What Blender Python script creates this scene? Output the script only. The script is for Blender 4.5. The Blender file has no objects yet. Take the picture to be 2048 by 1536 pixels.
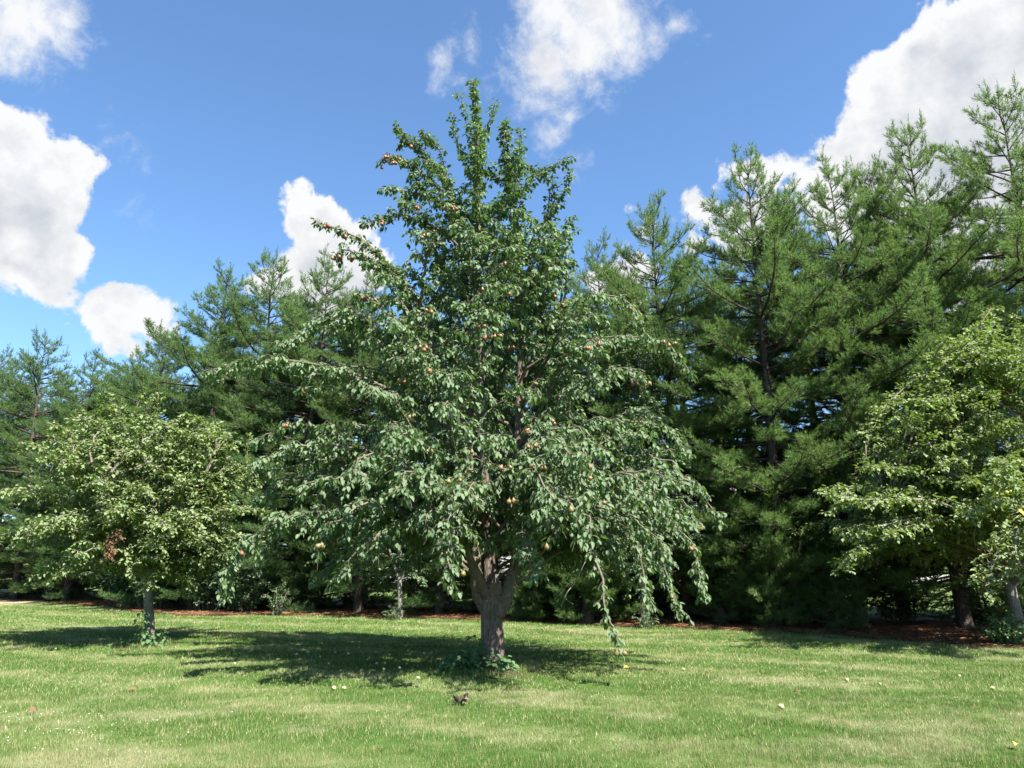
import bpy, math
import numpy as np
from mathutils import Vector, Matrix

C = bpy.context.scene.collection
SC = bpy.context.scene
R = math.radians
# ------------------------------------------------------------------ camera
F, CX, CY = 1480.0, 1024.0, 768.0           # focal length and centre in photo pixels (2048 wide)
PITCH = math.atan2(356.0, F)
EYE = 1.6
cam_d = bpy.data.cameras.new('camera'); cam = bpy.data.objects.new('camera', cam_d); C.objects.link(cam)
cam.location = (0, 0, EYE); cam.rotation_euler = (R(90) + PITCH, 0, 0)
cam_d.sensor_width = 36; cam_d.lens = 36 * F / 2048; cam_d.clip_end = 3000; cam_d.clip_start = .05
SC.camera = cam
cp, sp = math.cos(PITCH), math.sin(PITCH)

def ray(px, py):
    u = CY - py
    return np.array([px - CX, F * cp - u * sp, F * sp + u * cp])
def at(px, py, Y):
    """world point seen at a photo pixel, at ground distance Y"""
    d = ray(px, py); t = Y / d[1]
    return np.array([d[0] * t, Y, EYE + d[2] * t])
def gnd(px, py):
    d = ray(px, py); t = -EYE / d[2]
    return np.array([d[0] * t, d[1] * t, 0.0])

# ------------------------------------------------------------------ sun, sky, exposure
SUN = Vector((.40, -.46, .79)).normalized()
sun_d = bpy.data.lights.new('sun', 'SUN'); sun_d.energy = 5.0; sun_d.angle = R(.53); sun_d.color = (1, .955, .88)
sun = bpy.data.objects.new('sun', sun_d); C.objects.link(sun)
sun.rotation_euler = (-SUN).to_track_quat('-Z', 'Y').to_euler(); sun.location = (20, -15, 60)
SC.view_settings.view_transform = 'Standard'; SC.view_settings.look = 'None'
SC.view_settings.gamma = 1; SC.view_settings.use_curve_mapping = False
EXPOSURE = 1.95; SC.view_settings.exposure = EXPOSURE
SKY_STRENGTH = .06
SC.cycles.max_bounces = 8; SC.cycles.diffuse_bounces = 5; SC.cycles.glossy_bounces = 2
SC.cycles.transmission_bounces = 4; SC.cycles.transparent_max_bounces = 4
SC.cycles.caustics_reflective = False; SC.cycles.caustics_refractive = False
SC.cycles.sample_clamp_indirect = 6

world = bpy.data.worlds.new('World'); SC.world = world; world.use_nodes = True

class NT:
    """small helper to write node trees"""
    def __init__(s, tree, clear=True):
        s.t = tree; s.n = tree.nodes; s.l = tree.links
        if clear: s.n.clear()
    def node(s, kind, **kw):
        n = s.n.new(kind)
        for k, v in kw.items(): setattr(n, k, v)
        return n
    def put(s, sock, v):
        if isinstance(v, bpy.types.NodeSocket): s.l.new(v, sock)
        elif v is not None: sock.default_value = v
    def m(s, op, a, b=None, c=None, clamp=False):
        n = s.node('ShaderNodeMath', operation=op, use_clamp=clamp)
        s.put(n.inputs[0], a); s.put(n.inputs[1], b); s.put(n.inputs[2], c)
        return n.outputs[0]
    def v(s, op, a, b=None, scale=None):
        n = s.node('ShaderNodeVectorMath', operation=op)
        s.put(n.inputs[0], a); s.put(n.inputs[1], b)
        if scale is not None: s.put(n.inputs['Scale'], scale)
        return n.outputs['Value'] if op in ('DOT_PRODUCT', 'DISTANCE', 'LENGTH') else n.outputs[0]
    def noise(s, vec, scale, detail=4, rough=.55, dist=0, out=0, dim='3D'):
        n = s.node('ShaderNodeTexNoise', noise_dimensions=dim)
        s.put(n.inputs['Vector'], vec); s.put(n.inputs['Scale'], scale); s.put(n.inputs['Detail'], detail)
        s.put(n.inputs['Roughness'], rough); s.put(n.inputs['Distortion'], dist)
        return n.outputs[out]
    def mix(s, f, a, b, kind='MIX'):
        n = s.node('ShaderNodeMix', data_type='RGBA', blend_type=kind)
        s.put(n.inputs[0], f); s.put(n.inputs[6], a); s.put(n.inputs[7], b)
        return n.outputs[2]
    def step(s, x, lo, hi, to0=0., to1=1.):
        n = s.node('ShaderNodeMapRange', interpolation_type='SMOOTHSTEP')
        s.put(n.inputs[0], x); s.put(n.inputs[1], lo); s.put(n.inputs[2], hi); s.put(n.inputs[3], to0); s.put(n.inputs[4], to1)
        return n.outputs[0]
    def lin(s, x, lo, hi, to0=0., to1=1.):
        n = s.node('ShaderNodeMapRange')
        s.put(n.inputs[0], x); s.put(n.inputs[1], lo); s.put(n.inputs[2], hi); s.put(n.inputs[3], to0); s.put(n.inputs[4], to1)
        return n.outputs[0]

def c4(r, g, b): return (r, g, b, 1.0)

def build_sky():
    w = NT(world.node_tree)
    sky = w.node('ShaderNodeTexSky', sky_type='NISHITA', sun_disc=False)
    sky.sun_elevation = math.asin(SUN.z); sky.sun_rotation = math.atan2(SUN.x, SUN.y)
    sky.altitude = 200; sky.air_density = 1.0; sky.dust_density = .6; sky.ozone_density = 2.0
    D = w.v('NORMALIZE', w.node('ShaderNodeTexCoord').outputs['Generated'])
    n_lo = w.noise(D, 3.4, 2, .5, out=1)
    n_mid = w.noise(D, 11, 3, .6, out=1)
    half = (.5, .5, .5)
    warp = w.v('ADD', w.v('SCALE', w.v('SUBTRACT', n_lo, half), scale=.10), w.v('SCALE', w.v('SUBTRACT', n_mid, half), scale=.07))
    P = w.v('ADD', D, warp)
    def blob(px, py, r):
        d = ray(px, py); d = d / np.linalg.norm(d)
        return tuple(d), r / F * 1.02
    def field(blobs, P=P):
        acc = None
        for px, py, r in blobs:
            c, rr = blob(px, py, r)
            f = w.m('MULTIPLY_ADD', w.v('DISTANCE', P, c), -F / 75., rr * F / 75.)
            if acc is None: acc = f
            else: acc = w.m('SMOOTH_MAX', acc, f, .15)
        return acc
    CRISP = [(15, 215, 75), (-40, 340, 110), (80, 330, 85), (160, 290, 55), (60, 440, 110), (140, 400, 65), (120, 480, 95), (180, 520, 46), (195, 300, 34), (-80, 450, 130),
                   (165, 668, 38), (210, 652, 52), (255, 646, 56), (302, 650, 56), (348, 660, 50), (390, 672, 38), (330, 690, 40), (230, 690, 42), (20, 725, 40),
                   (625, 470, 65), (600, 560, 90), (700, 530, 95), (540, 570, 50), (720, 490, 60),(640,600,90),
                   (1468, 335, 62), (1540, 365, 62), (1420, 400, 60), (1480, 440, 90), (1565, 435, 45), (1400, 470, 55),
                   (1660, 215, 45), (1690, 280, 95), (1780, 220, 110), (1720, 380, 120), (1860, 140, 85), (1880, 260, 150), (1960, 100, 105), (2050, 40, 100), (2050, 220, 170), (1830, 370, 130),
                   (1655, 320, 45), (2000, 380, 170), (1252, 415, 24), (1285, 432, 26), (1275, 470, 40), (1245, 570, 80), (1960, 720, 90)]
    crisp = field(CRISP)
    above = field(CRISP, w.v('ADD', P, (0., 0., .05)))
    wispy = field([(1110, 30, 85), (1190, 25, 95), (1160, 90, 90), (1080, 120, 80), (1220, 90, 62), (1070, 190, 55), (1110, 230, 42), (1100, 268, 40), (1250, 70, 50), (1040, 60, 40), (985, 140, 34),
                   (865, 95, 40), (910, 85, 28), (870, 140, 30), (1340, 70, 30), (1390, 50, 20), (1300, 85, 34), (1158, 325, 18),
                   (30, 25, 80), (95, 30, 75), (95, 65, 45), (150, 30, 50), (-40, 0, 60), (215, 225, 28), (245, 255, 26), (270, 290, 22), (190, 200, 14), (290, 410, 14)])
    # the rest of the sky carries the same scattered cumulus
    fwd = (0., cp, sp)
    away = w.step(w.v('DOT_PRODUCT', D, fwd), .66, .74, 1., 0.)
    generic = w.m('MULTIPLY_ADD', w.m('SUBTRACT', 1., away), -3., w.lin(w.noise(D, 3.1, 5, .55), .50, .72, -.9, .8))
    fine = w.noise(D, 26, 7, .62)
    fine2 = w.noise(w.v('ADD', D, w.v('SCALE', w.v('SUBTRACT', n_mid, half), scale=.05)), 19, 8, .7)
    rag = w.noise(D, 13, 9, .66, .35); lump = w.m('MULTIPLY_ADD', w.noise(D, 7.3, 4, .5), 2.6, -1.36)
    a = w.m('ADD', w.m('ADD', w.m('MAXIMUM', crisp, generic), lump), w.m('ADD', w.m('MULTIPLY_ADD', fine, .9, -.45), w.m('MULTIPLY_ADD', rag, 1.7, -.88)))
    alpha_c = w.step(a, .0, .27)
    b = w.m('ADD', w.m('MULTIPLY', wispy, .80), w.m('MULTIPLY_ADD', fine2, 1.5, -.78)); b = w.m('ADD', b, w.m('MULTIPLY_ADD', rag, 1.6, -.76))
    alpha_w = w.step(b, -.12, .85, 0., .97)
    alpha = w.m('MAXIMUM', alpha_c, alpha_w)
    # light and shade inside the clouds: the noise field compared with itself a little way towards the sun
    off = tuple(Vector((.02, -.005, .035)))
    dn = w.m('SUBTRACT', w.noise(D, 9, 6, .6), w.noise(w.v('ADD', D, off), 9, 6, .6))
    off2 = tuple(Vector((.006, -.002, .011))); dn = w.m('ADD', dn, w.m('MULTIPLY', w.m('SUBTRACT', rag, w.noise(w.v('ADD', D, off2), 13, 9, .66, .35)), .35))
    core = w.step(w.m('MAXIMUM', a, w.m('MULTIPLY', b, .7)), .35, 1.1)
    top = w.m('MULTIPLY', w.m('SUBTRACT', crisp, above), .26); top = w.m('MAXIMUM', w.m('MINIMUM', top, .25), -.30)
    shade = w.m('MULTIPLY_ADD', dn, 1.8, w.m('ADD', top, w.m('MULTIPLY_ADD', core, -.36, .84)), clamp=True)
    k = .92 / (SKY_STRENGTH * 2 ** EXPOSURE)
    grey = c4(.50 * k, .56 * k, .66 * k); white = c4(1.06 * k, 1.07 * k, 1.08 * k)
    cloud = w.mix(shade, grey, white)
    blue = w.mix(1., sky.outputs[0], c4(.80, 1.0, 1.14), 'MULTIPLY')
    col = w.mix(alpha, blue, cloud)
    bg = w.node('ShaderNodeBackground'); w.put(bg.inputs[0], col); bg.inputs[1].default_value = SKY_STRENGTH
    out = w.node('ShaderNodeOutputWorld'); w.l.new(bg.outputs[0], out.inputs[0])
build_sky()

# ------------------------------------------------------------------ mesh helpers
rng = np.random.default_rng(11)
def norm(a):
    a = np.asarray(a, float)
    return a / np.maximum(np.linalg.norm(a, axis=-1, keepdims=True), 1e-9)

class Geo:
    def __init__(s): s.V = []; s.F = {3: [], 4: []}; s.T = []; s.n = 0
    def add(s, v, f3=None, f4=None, tint=.5):
        v = np.asarray(v, float)
        if f3 is not None and len(f3): s.F[3].append(np.asarray(f3, np.int64) + s.n)
        if f4 is not None and len(f4): s.F[4].append(np.asarray(f4, np.int64) + s.n)
        s.V.append(v); s.T.append(np.broadcast_to(np.asarray(tint, float), (len(v),))); s.n += len(v)
    def tube(s, pts, rad, sides=6, tint=.5, cap=True):
        pts = np.asarray(pts, float); rad = np.broadcast_to(np.asarray(rad, float), (len(pts),))
        n = len(pts)
        tan = np.gradient(pts, axis=0); tan = norm(tan)
        ref = np.array([0, 0, 1.]) if abs(tan[0, 2]) < .8 else np.array([1., 0, 0])
        u = norm(np.cross(tan, ref)); v = np.cross(tan, u)
        for i in range(1, n):
            if u[i] @ u[i - 1] < 0: u[i] *= -1; v[i] *= -1
        ang = np.arange(sides) * 2 * np.pi / sides
        ring = pts[:, None] + rad[:, None, None] * (np.cos(ang)[None, :, None] * u[:, None] + np.sin(ang)[None, :, None] * v[:, None])
        V = ring.reshape(-1, 3)
        i, j = np.meshgrid(np.arange(n - 1), np.arange(sides), indexing='ij'); k = (j + 1) % sides
        q = np.stack([i * sides + j, i * sides + k, (i + 1) * sides + k, (i + 1) * sides + j], -1).reshape(-1, 4)
        if cap:
            V = np.vstack([V, pts[-1:]]); t = (n - 1) * sides
            tri = np.stack([t + np.arange(sides), t + (np.arange(sides) + 1) % sides, np.full(sides, n * sides)], -1)
            s.add(V, tri, q, tint)
        else: s.add(V, None, q, tint)
    def box(s, lo, hi, tint=.5):
        lo = np.asarray(lo, float); hi = np.asarray(hi, float)
        V = np.array([[x, y, z] for z in (lo[2], hi[2]) for y in (lo[1], hi[1]) for x in (lo[0], hi[0])])
        s.add(V, None, [[0, 2, 3, 1], [4, 5, 7, 6], [0, 1, 5, 4], [2, 6, 7, 3], [1, 3, 7, 5], [0, 4, 6, 2]], tint)
    def mesh(s, name, mat, smooth=False):
        V = np.vstack(s.V).astype(np.float32); T = np.concatenate(s.T).astype(np.float32)
        f3 = np.vstack(s.F[3]) if s.F[3] else np.zeros((0, 3), np.int64)
        f4 = np.vstack(s.F[4]) if s.F[4] else np.zeros((0, 4), np.int64)
        me = bpy.data.meshes.new(name)
        me.vertices.add(len(V)); me.vertices.foreach_set('co', V.ravel())
        nl = f3.size + f4.size; me.loops.add(nl)
        me.loops.foreach_set('vertex_index', np.concatenate([f3.ravel(), f4.ravel()]).astype(np.int32))
        me.polygons.add(len(f3) + len(f4))
        starts = np.concatenate([np.arange(len(f3)) * 3, f3.size + np.arange(len(f4)) * 4]).astype(np.int32)
        me.polygons.foreach_set('loop_start', starts)
        if smooth: me.polygons.foreach_set('use_smooth', np.ones(len(f3) + len(f4), bool))
        at_ = me.attributes.new('tint', 'FLOAT', 'POINT'); at_.data.foreach_set('value', T)
        me.update(calc_edges=True)
        if mat is not None: me.materials.append(mat)
        return me
    def obj(s, name, mat, parent=None, smooth=False, loc=None):
        return link(name, s.mesh(name, mat, smooth), parent, loc)

def link(name, data, parent=None, loc=None):
    o = bpy.data.objects.new(name, data); C.objects.link(o)
    if parent is not None: o.parent = parent
    if loc is not None: o.location = loc
    return o
def tag(o, label=None, cat=None, group=None, kind=None):
    if label: o['label'] = label
    if cat: o['category'] = cat
    if group: o['group'] = group
    if kind: o['kind'] = kind
    return o
def thing(name, label, cat, loc=(0, 0, 0), group=None):
    o = link(name, None, None, Vector([float(x) for x in loc])); o.empty_display_size = .2
    return tag(o, label, cat, group)

def bez(p0, p1, p2, p3, n):
    t = np.linspace(0, 1, n)[:, None]
    return (1 - t) ** 3 * p0 + 3 * (1 - t) ** 2 * t * p1 + 3 * (1 - t) * t * t * p2 + t ** 3 * p3
def spline(P, n):
    """smooth curve through points (Catmull-Rom)"""
    P = np.asarray(P, float)
    Q = np.vstack([2 * P[0] - P[1], P, 2 * P[-1] - P[-2]])
    out = []
    m = len(P) - 1
    for s_ in np.linspace(0, m, n):
        i = min(int(s_), m - 1); t = s_ - i
        a, b, c, d = Q[i], Q[i + 1], Q[i + 2], Q[i + 3]
        out.append(.5 * (2 * b + (c - a) * t + (2 * a - 5 * b + 4 * c - d) * t * t + (3 * b - a - 3 * c + d) * t ** 3))
    return np.array(out)
def arclen(p):
    return np.concatenate([[0], np.cumsum(np.linalg.norm(np.diff(p, axis=0), axis=1))])
def sample(p, s_):
    L = arclen(p)
    return np.stack([np.interp(s_, L, p[:, k]) for k in range(3)], -1)

# leaf outlines: (across, along, up); fan round the middle vertex, plus a stalk
LEAF6 = np.array([[0, 0, 0], [-.27, .26, .06], [-.23, .66, .035], [0, 1.0, -.13], [.23, .66, .035], [.27, .26, .06], [0, .48, -.045], [-.018, .0, 0], [.018, 0, 0], [0, -.42, .03]])
LEAF6_F = np.array([[6, 0, 1], [6, 1, 2], [6, 2, 3], [6, 3, 4], [6, 4, 5], [6, 5, 0], [7, 8, 9]])
LEAF4 = np.array([[0, 0, 0], [-.3, .45, .07], [0, 1.0, -.1], [.3, .45, .07], [0, .45, -.05]])
LEAF4_F = np.array([[4, 0, 1], [4, 1, 2], [4, 2, 3], [4, 3, 0]])
APPLE4 = LEAF4 * np.array([1.15, 1, 1.2])
ROUND6 = LEAF6 * np.array([1.32, 1, 1.2])
def leaf_frames(axis, up):
    a = norm(axis); n = up - (up * a).sum(-1, keepdims=True) * a; n = norm(n); s_ = np.cross(a, n)
    return s_, a, n
def put_leaves(geo, pos, axis, up, size, tint, tpl=LEAF6, faces=LEAF6_F):
    N = len(pos)
    if not N: return
    s_, a, n = leaf_frames(axis, up)
    size = np.asarray(size)[:, None, None]
    V = pos[:, None] + size * (tpl[None, :, 0:1] * s_[:, None] + tpl[None, :, 1:2] * a[:, None] + tpl[None, :, 2:3] * n[:, None])
    Fc = (faces[None] + (np.arange(N) * len(tpl))[:, None, None]).reshape(-1, 3)
    geo.add(V.reshape(-1, 3), Fc, None, np.repeat(tint, len(tpl)))

# ------------------------------------------------------------------ materials
def new_mat(name):
    m = bpy.data.materials.new(name); m.use_nodes = True
    return m, NT(m.node_tree)
def finish(w, shader):
    out = w.node('ShaderNodeOutputMaterial'); w.l.new(shader, out.inputs[0])
def princ(w, col, rough, spec=.5, bump=None, bstr=.5, bdist=.01):
    p = w.node('ShaderNodeBsdfPrincipled')
    w.put(p.inputs['Base Color'], col); w.put(p.inputs['Roughness'], rough); w.put(p.inputs['Specular IOR Level'], spec)
    if bump is not None:
        b = w.node('ShaderNodeBump'); w.put(b.inputs['Height'], bump); b.inputs['Strength'].default_value = bstr; b.inputs['Distance'].default_value = bdist
        w.l.new(b.outputs[0], p.inputs['Normal'])
    return p.outputs[0]
def tint_of(w):
    n = w.node('ShaderNodeAttribute'); n.attribute_name = 'tint'
    return n.outputs['Fac']

def leaf_mat(name, dark, mid, light, under, trans, rough=.38, spec=.5, tfac=.3, objcol=False):
    """two-sided leaf: glossy top, paler matt underside, light through the blade; per-leaf tint from dark to light"""
    m, w = new_mat(name)
    t = tint_of(w)
    col = w.mix(w.lin(t, .0, .55), c4(*dark), c4(*mid)); col = w.mix(w.lin(t, .55, 1.), col, c4(*light))
    if objcol:
        oi = w.node('ShaderNodeObjectInfo'); col = w.mix(1.0, col, oi.outputs['Color'], 'MULTIPLY')
    back = w.node('ShaderNodeNewGeometry').outputs['Backfacing']
    top = princ(w, w.mix(back, col, w.mix(.75, col, c4(*under))), w.m('MULTIPLY_ADD', back, .3, rough), spec)
    tr = w.node('ShaderNodeBsdfTranslucent'); w.put(tr.inputs[0], w.mix(.6, col, c4(*trans)))
    mx = w.node('ShaderNodeMixShader'); mx.inputs[0].default_value = tfac
    w.l.new(top, mx.inputs[1]); w.l.new(tr.outputs[0], mx.inputs[2])
    finish(w, mx.outputs[0]); return m

M_PEAR_LEAF = leaf_mat('pear_leaf', (.046, .098, .032), (.070, .136, .044), (.13, .19, .052), (.12, .17, .09), (.14, .25, .03), .40, .5, .34)
M_APPLE_LEAF = leaf_mat('apple_leaf', (.075, .125, .026), (.128, .188, .038), (.22, .26, .055), (.20, .25, .13), (.17, .28, .03), .48, .35, .36)
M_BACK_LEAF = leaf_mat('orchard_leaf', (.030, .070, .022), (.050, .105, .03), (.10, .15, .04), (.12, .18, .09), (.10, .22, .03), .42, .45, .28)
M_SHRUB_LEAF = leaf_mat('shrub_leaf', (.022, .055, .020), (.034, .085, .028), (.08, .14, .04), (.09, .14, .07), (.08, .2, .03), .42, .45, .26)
M_WEED_LEAF = leaf_mat('weed_leaf', (.024, .080, .020), (.042, .125, .030), (.10, .20, .045), (.08, .15, .06), (.08, .22, .03), .42, .45, .26)
M_NEEDLE = leaf_mat('pine_needle', (.062, .116, .034), (.110, .182, .050), (.18, .255, .07), (.10, .165, .07), (.16, .25, .05), .5, .3, .5, True)
M_BROWN_LEAF = leaf_mat('withered_leaf', (.10, .05, .025), (.16, .075, .035), (.24, .13, .06), (.16, .1, .06), (.2, .1, .04), .7, .2, .2)
M_BRONZE_LEAF = leaf_mat('bronze_leaf', (.06, .05, .025), (.10, .065, .035), (.13, .10, .04), (.14, .11, .08), (.16, .11, .04), .45, .4, .25)
M_YELLOW_LEAF = leaf_mat('yellow_leaf', (.40, .24, .02), (.55, .35, .03), (.62, .45, .08), (.5, .38, .1), (.6, .4, .03), .45, .4, .25)

def bark_mat(name, dark, light, scale, stretch, bdist, moss=None):
    m, w = new_mat(name)
    co = w.node('ShaderNodeTexCoord').outputs['Object']
    mp = w.node('ShaderNodeMapping'); w.l.new(co, mp.inputs[0]); mp.inputs['Scale'].default_value = (1, 1, stretch)
    n1 = w.noise(mp.outputs[0], scale, 6, .65, .6); n2 = w.noise(co, scale * .35, 3, .6)
    vo = w.node('ShaderNodeTexVoronoi', feature='DISTANCE_TO_EDGE'); w.put(vo.inputs['Vector'], w.v('ADD', mp.outputs[0], w.v('SCALE', w.noise(mp.outputs[0], scale, 3, .6, out=1), scale=.06))); vo.inputs['Scale'].default_value = scale * 1.7
    crack = w.step(vo.outputs['Distance'], .0, .30)
    h = w.m('MULTIPLY', w.m('MULTIPLY_ADD', n1, .7, .3), w.m('MULTIPLY_ADD', crack, .4, .6))
    col = w.mix(w.step(h, .2, .62), c4(*dark), c4(*light))
    col = w.mix(w.step(n2, .5, .7, 0, .45), col, c4(light[0] * 1.25, light[1] * 1.28, light[2] * 1.3))
    if moss: col = w.mix(w.step(n2, .45, .3, 0, .6), col, c4(*moss))
    finish(w, princ(w, col, .9, .2, h, .9, bdist)); return m
M_PEAR_BARK = bark_mat('pear_bark', (.040, .030, .026), (.165, .128, .107), 22, .13, .035)
M_APPLE_BARK = bark_mat('apple_bark', (.055, .048, .040), (.20, .18, .155), 18, .35, .02, (.11, .115, .07))
M_TWIG = bark_mat('twig_bark', (.05, .04, .03), (.15, .125, .095), 30, .5, .004)
M_PINE_BARK = bark_mat('pine_bark', (.022, .017, .015), (.085, .066, .056), 14, .3, .03)
M_DEAD_WOOD = bark_mat('dead_wood', (.12, .105, .09), (.36, .32, .27), 30, .4, .004)

def plain(name, col, rough=.6, spec=.4, nscale=None, var=.2, bdist=.003):
    m, w = new_mat(name)
    c = c4(*col); h = None
    if nscale:
        co = w.node('ShaderNodeTexCoord').outputs['Object']; n = w.noise(co, nscale, 5, .6); h = n
        c = w.mix(n, c4(*[x * (1 - var) for x in col]), c4(*[min(1, x * (1 + var)) for x in col]))
    finish(w, princ(w, c, rough, spec, h, .5, bdist)); return m

def pear_skin():
    m, w = new_mat('pear_skin')
    oi = w.node('ShaderNodeObjectInfo')
    co = w.node('ShaderNodeTexCoord').outputs['Object']
    blush = w.noise(w.v('ADD', co, w.v('SCALE', oi.outputs['Color'], scale=7.)), 14, 3, .6)
    spots = w.step(w.noise(co, 260, 2, .5), .58, .68, 0, .35)
    green = c4(.155, .145, .045); red = c4(.165, .052, .030)
    rnd = w.node('ShaderNodeSeparateColor'); w.l.new(oi.outputs['Color'], rnd.inputs[0])
    f = w.m('ADD', w.m('MULTIPLY_ADD', blush, 1.6, -.8), rnd.outputs[0], clamp=True)
    col = w.mix(f, green, red); col = w.mix(spots, col, c4(.42, .33, .16))
    finish(w, princ(w, col, .42, .45)); return m
M_PEAR = pear_skin()
M_FALLEN = plain('fallen_pear_skin', (.36, .35, .16), .5, .4, 22, .35)
M_APPLE = plain('apple_skin', (.42, .44, .07), .38, .5, 18, .25)
M_STALK = plain('fruit_stalk', (.16, .11, .06), .8, .2)
M_STEM = plain('green_stem', (.09, .14, .04), .6, .3)

# --- lawn colour: the same fields drive the soil sheet and the blades
BED_N = np.array([.44, .90]); BED_N = BED_N / np.linalg.norm(BED_N)
def lawn_colour(w):
    pos = w.node('ShaderNodeNewGeometry').outputs['Position']
    flat = w.v('MULTIPLY', pos, (1, 1, 0))
    warp = w.m('MULTIPLY_ADD', w.noise(flat, .16, 2, .5), 5.0, -2.5)
    s_ = w.m('ADD', w.v('DOT_PRODUCT', flat, (float(BED_N[0]), float(BED_N[1]), 0.)), warp)
    stripe = w.step(w.m('SINE', w.m('MULTIPLY', s_, 2.9)), -.5, .7)
    big = w.noise(flat, .33, 4, .6); med = w.noise(flat, 1.7, 4, .62)
    str_ = w.noise(w.v('MULTIPLY', w.v('ADD', flat, (3, 9, 0)), (.5, 1.5, 1)), .8, 4, .6)
    dry = w.m('ADD', w.m('MULTIPLY_ADD', big, 1.0, -.5), w.m('MULTIPLY_ADD', med, 1.1, -.55))
    dry = w.m('ADD', dry, w.m('MULTIPLY_ADD', str_, .9, -.45))
    dry = w.m('ADD', dry, w.m('MULTIPLY_ADD', stripe, .20, -.09))
    for px, py, r0, amt in [(1380, 1352, 1.0, .30), (1600, 1365, .8, .18), (1740, 1505, .9, .25), (110, 1525, .8, .32), (420, 1420, .9, .2), (1050, 1395, .9, .25), (980, 1470, .6, .12), (240, 1258, 1.3, .25), (1150, 1262, 1.5, .18)]:
        q = gnd(px, py); dd = w.v('DISTANCE', w.v('MULTIPLY', flat, (.55, 1., 0.)), (float(q[0]) * .55, float(q[1]), 0.))
        dry = w.m('ADD', dry, w.step(dd, r0, 0., 0., amt))
    f = w.step(dry, -.08, .50)
    green = w.mix(w.step(med, .35, .65), c4(.076, .138, .028), c4(.116, .176, .049))
    green = w.mix(stripe, w.mix(.75, green, c4(.054, .120, .019)), green)
    return w.mix(w.m('MULTIPLY', f, .66), green, c4(.268, .262, .152)), f

def lawn_mats():
    m, w = new_mat('lawn_soil')
    col, f = lawn_colour(w)
    pos = w.node('ShaderNodeNewGeometry').outputs['Position']
    n = w.noise(pos, 38, 5, .7)
    col = w.mix(w.step(n, .3, .75), w.mix(.55, col, c4(.055, .055, .022)), col)
    finish(w, princ(w, col, .9, .1, n, .9, .03))
    m2, w = new_mat('grass_blade')
    col, f = lawn_colour(w); t = tint_of(w)
    col = w.mix(w.lin(t, 0, .8), w.mix(1., col, c4(.72, .80, .72), 'MULTIPLY'), w.mix(1., col, c4(1.28, 1.22, 1.15), 'MULTIPLY'))
    col = w.mix(w.step(t, .86, .93), col, c4(.36, .31, .16))
    top = princ(w, col, .5, .3)
    tr = w.node('ShaderNodeBsdfTranslucent'); w.put(tr.inputs[0], w.mix(1., col, c4(1.3, 1.35, .8), 'MULTIPLY'))
    mx = w.node('ShaderNodeMixShader'); mx.inputs[0].default_value = .28
    w.l.new(top, mx.inputs[1]); w.l.new(tr.outputs[0], mx.inputs[2]); finish(w, mx.outputs[0])
    return m, m2
M_LAWN, M_BLADE = lawn_mats()

def litter_mat(name, a, b, c, scale):
    m, w = new_mat(name)
    pos = w.node('ShaderNodeNewGeometry').outputs['Position']
    n1 = w.noise(pos, scale, 6, .7); n2 = w.noise(pos, 1.1, 4, .6)
    col = w.mix(w.step(n1, .3, .7), c4(*a), c4(*b)); col = w.mix(w.step(n2, .5, .75, 0, .7), col, c4(*c))
    finish(w, princ(w, col, .95, .1, n1, 1., .03)); return m
M_BED = litter_mat('pine_litter', (.040, .020, .012), (.115, .055, .031), (.075, .048, .028), 30)
M_SOIL = litter_mat('bare_soil', (.045, .034, .024), (.13, .10, .07), (.09, .08, .04), 25)
M_SAND = litter_mat('dry_dirt', (.22, .16, .10), (.42, .33, .22), (.30, .25, .14), 9)
M_CONCRETE = litter_mat('concrete', (.40, .38, .35), (.55, .53, .49), (.46, .44, .41), 4)

# ------------------------------------------------------------------ ground
def terrain(x, y):
    t = np.clip((y - 38) / 60, 0, 1)
    return 2.6 * t * t * (3 - 2 * t) * 1.0
EDGE_PX = [(-900, 1193), (-300, 1196), (0, 1199), (180, 1212), (350, 1230), (650, 1232), (1000, 1243), (1400, 1258), (1700, 1275), (2048, 1300), (2300, 1325), (2700, 1370)]
EDGE = spline([gnd(*p) for p in EDGE_PX], 300)
EDGE[:, 1] += .16 * np.sin(EDGE[:, 0] * .9 + 2) + .10 * np.sin(EDGE[:, 0] * 8.1) + .18 * np.sin(EDGE[:, 0] * 2.1) + .10 * np.sin(EDGE[:, 0] * 5.3 + 1) + .05 * np.sin(EDGE[:, 0] * 13)
_o = np.argsort(EDGE[:, 0]); EX, EY = EDGE[_o, 0], EDGE[_o, 1]
def edge_y(x): return np.interp(x, EX, EY)

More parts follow.
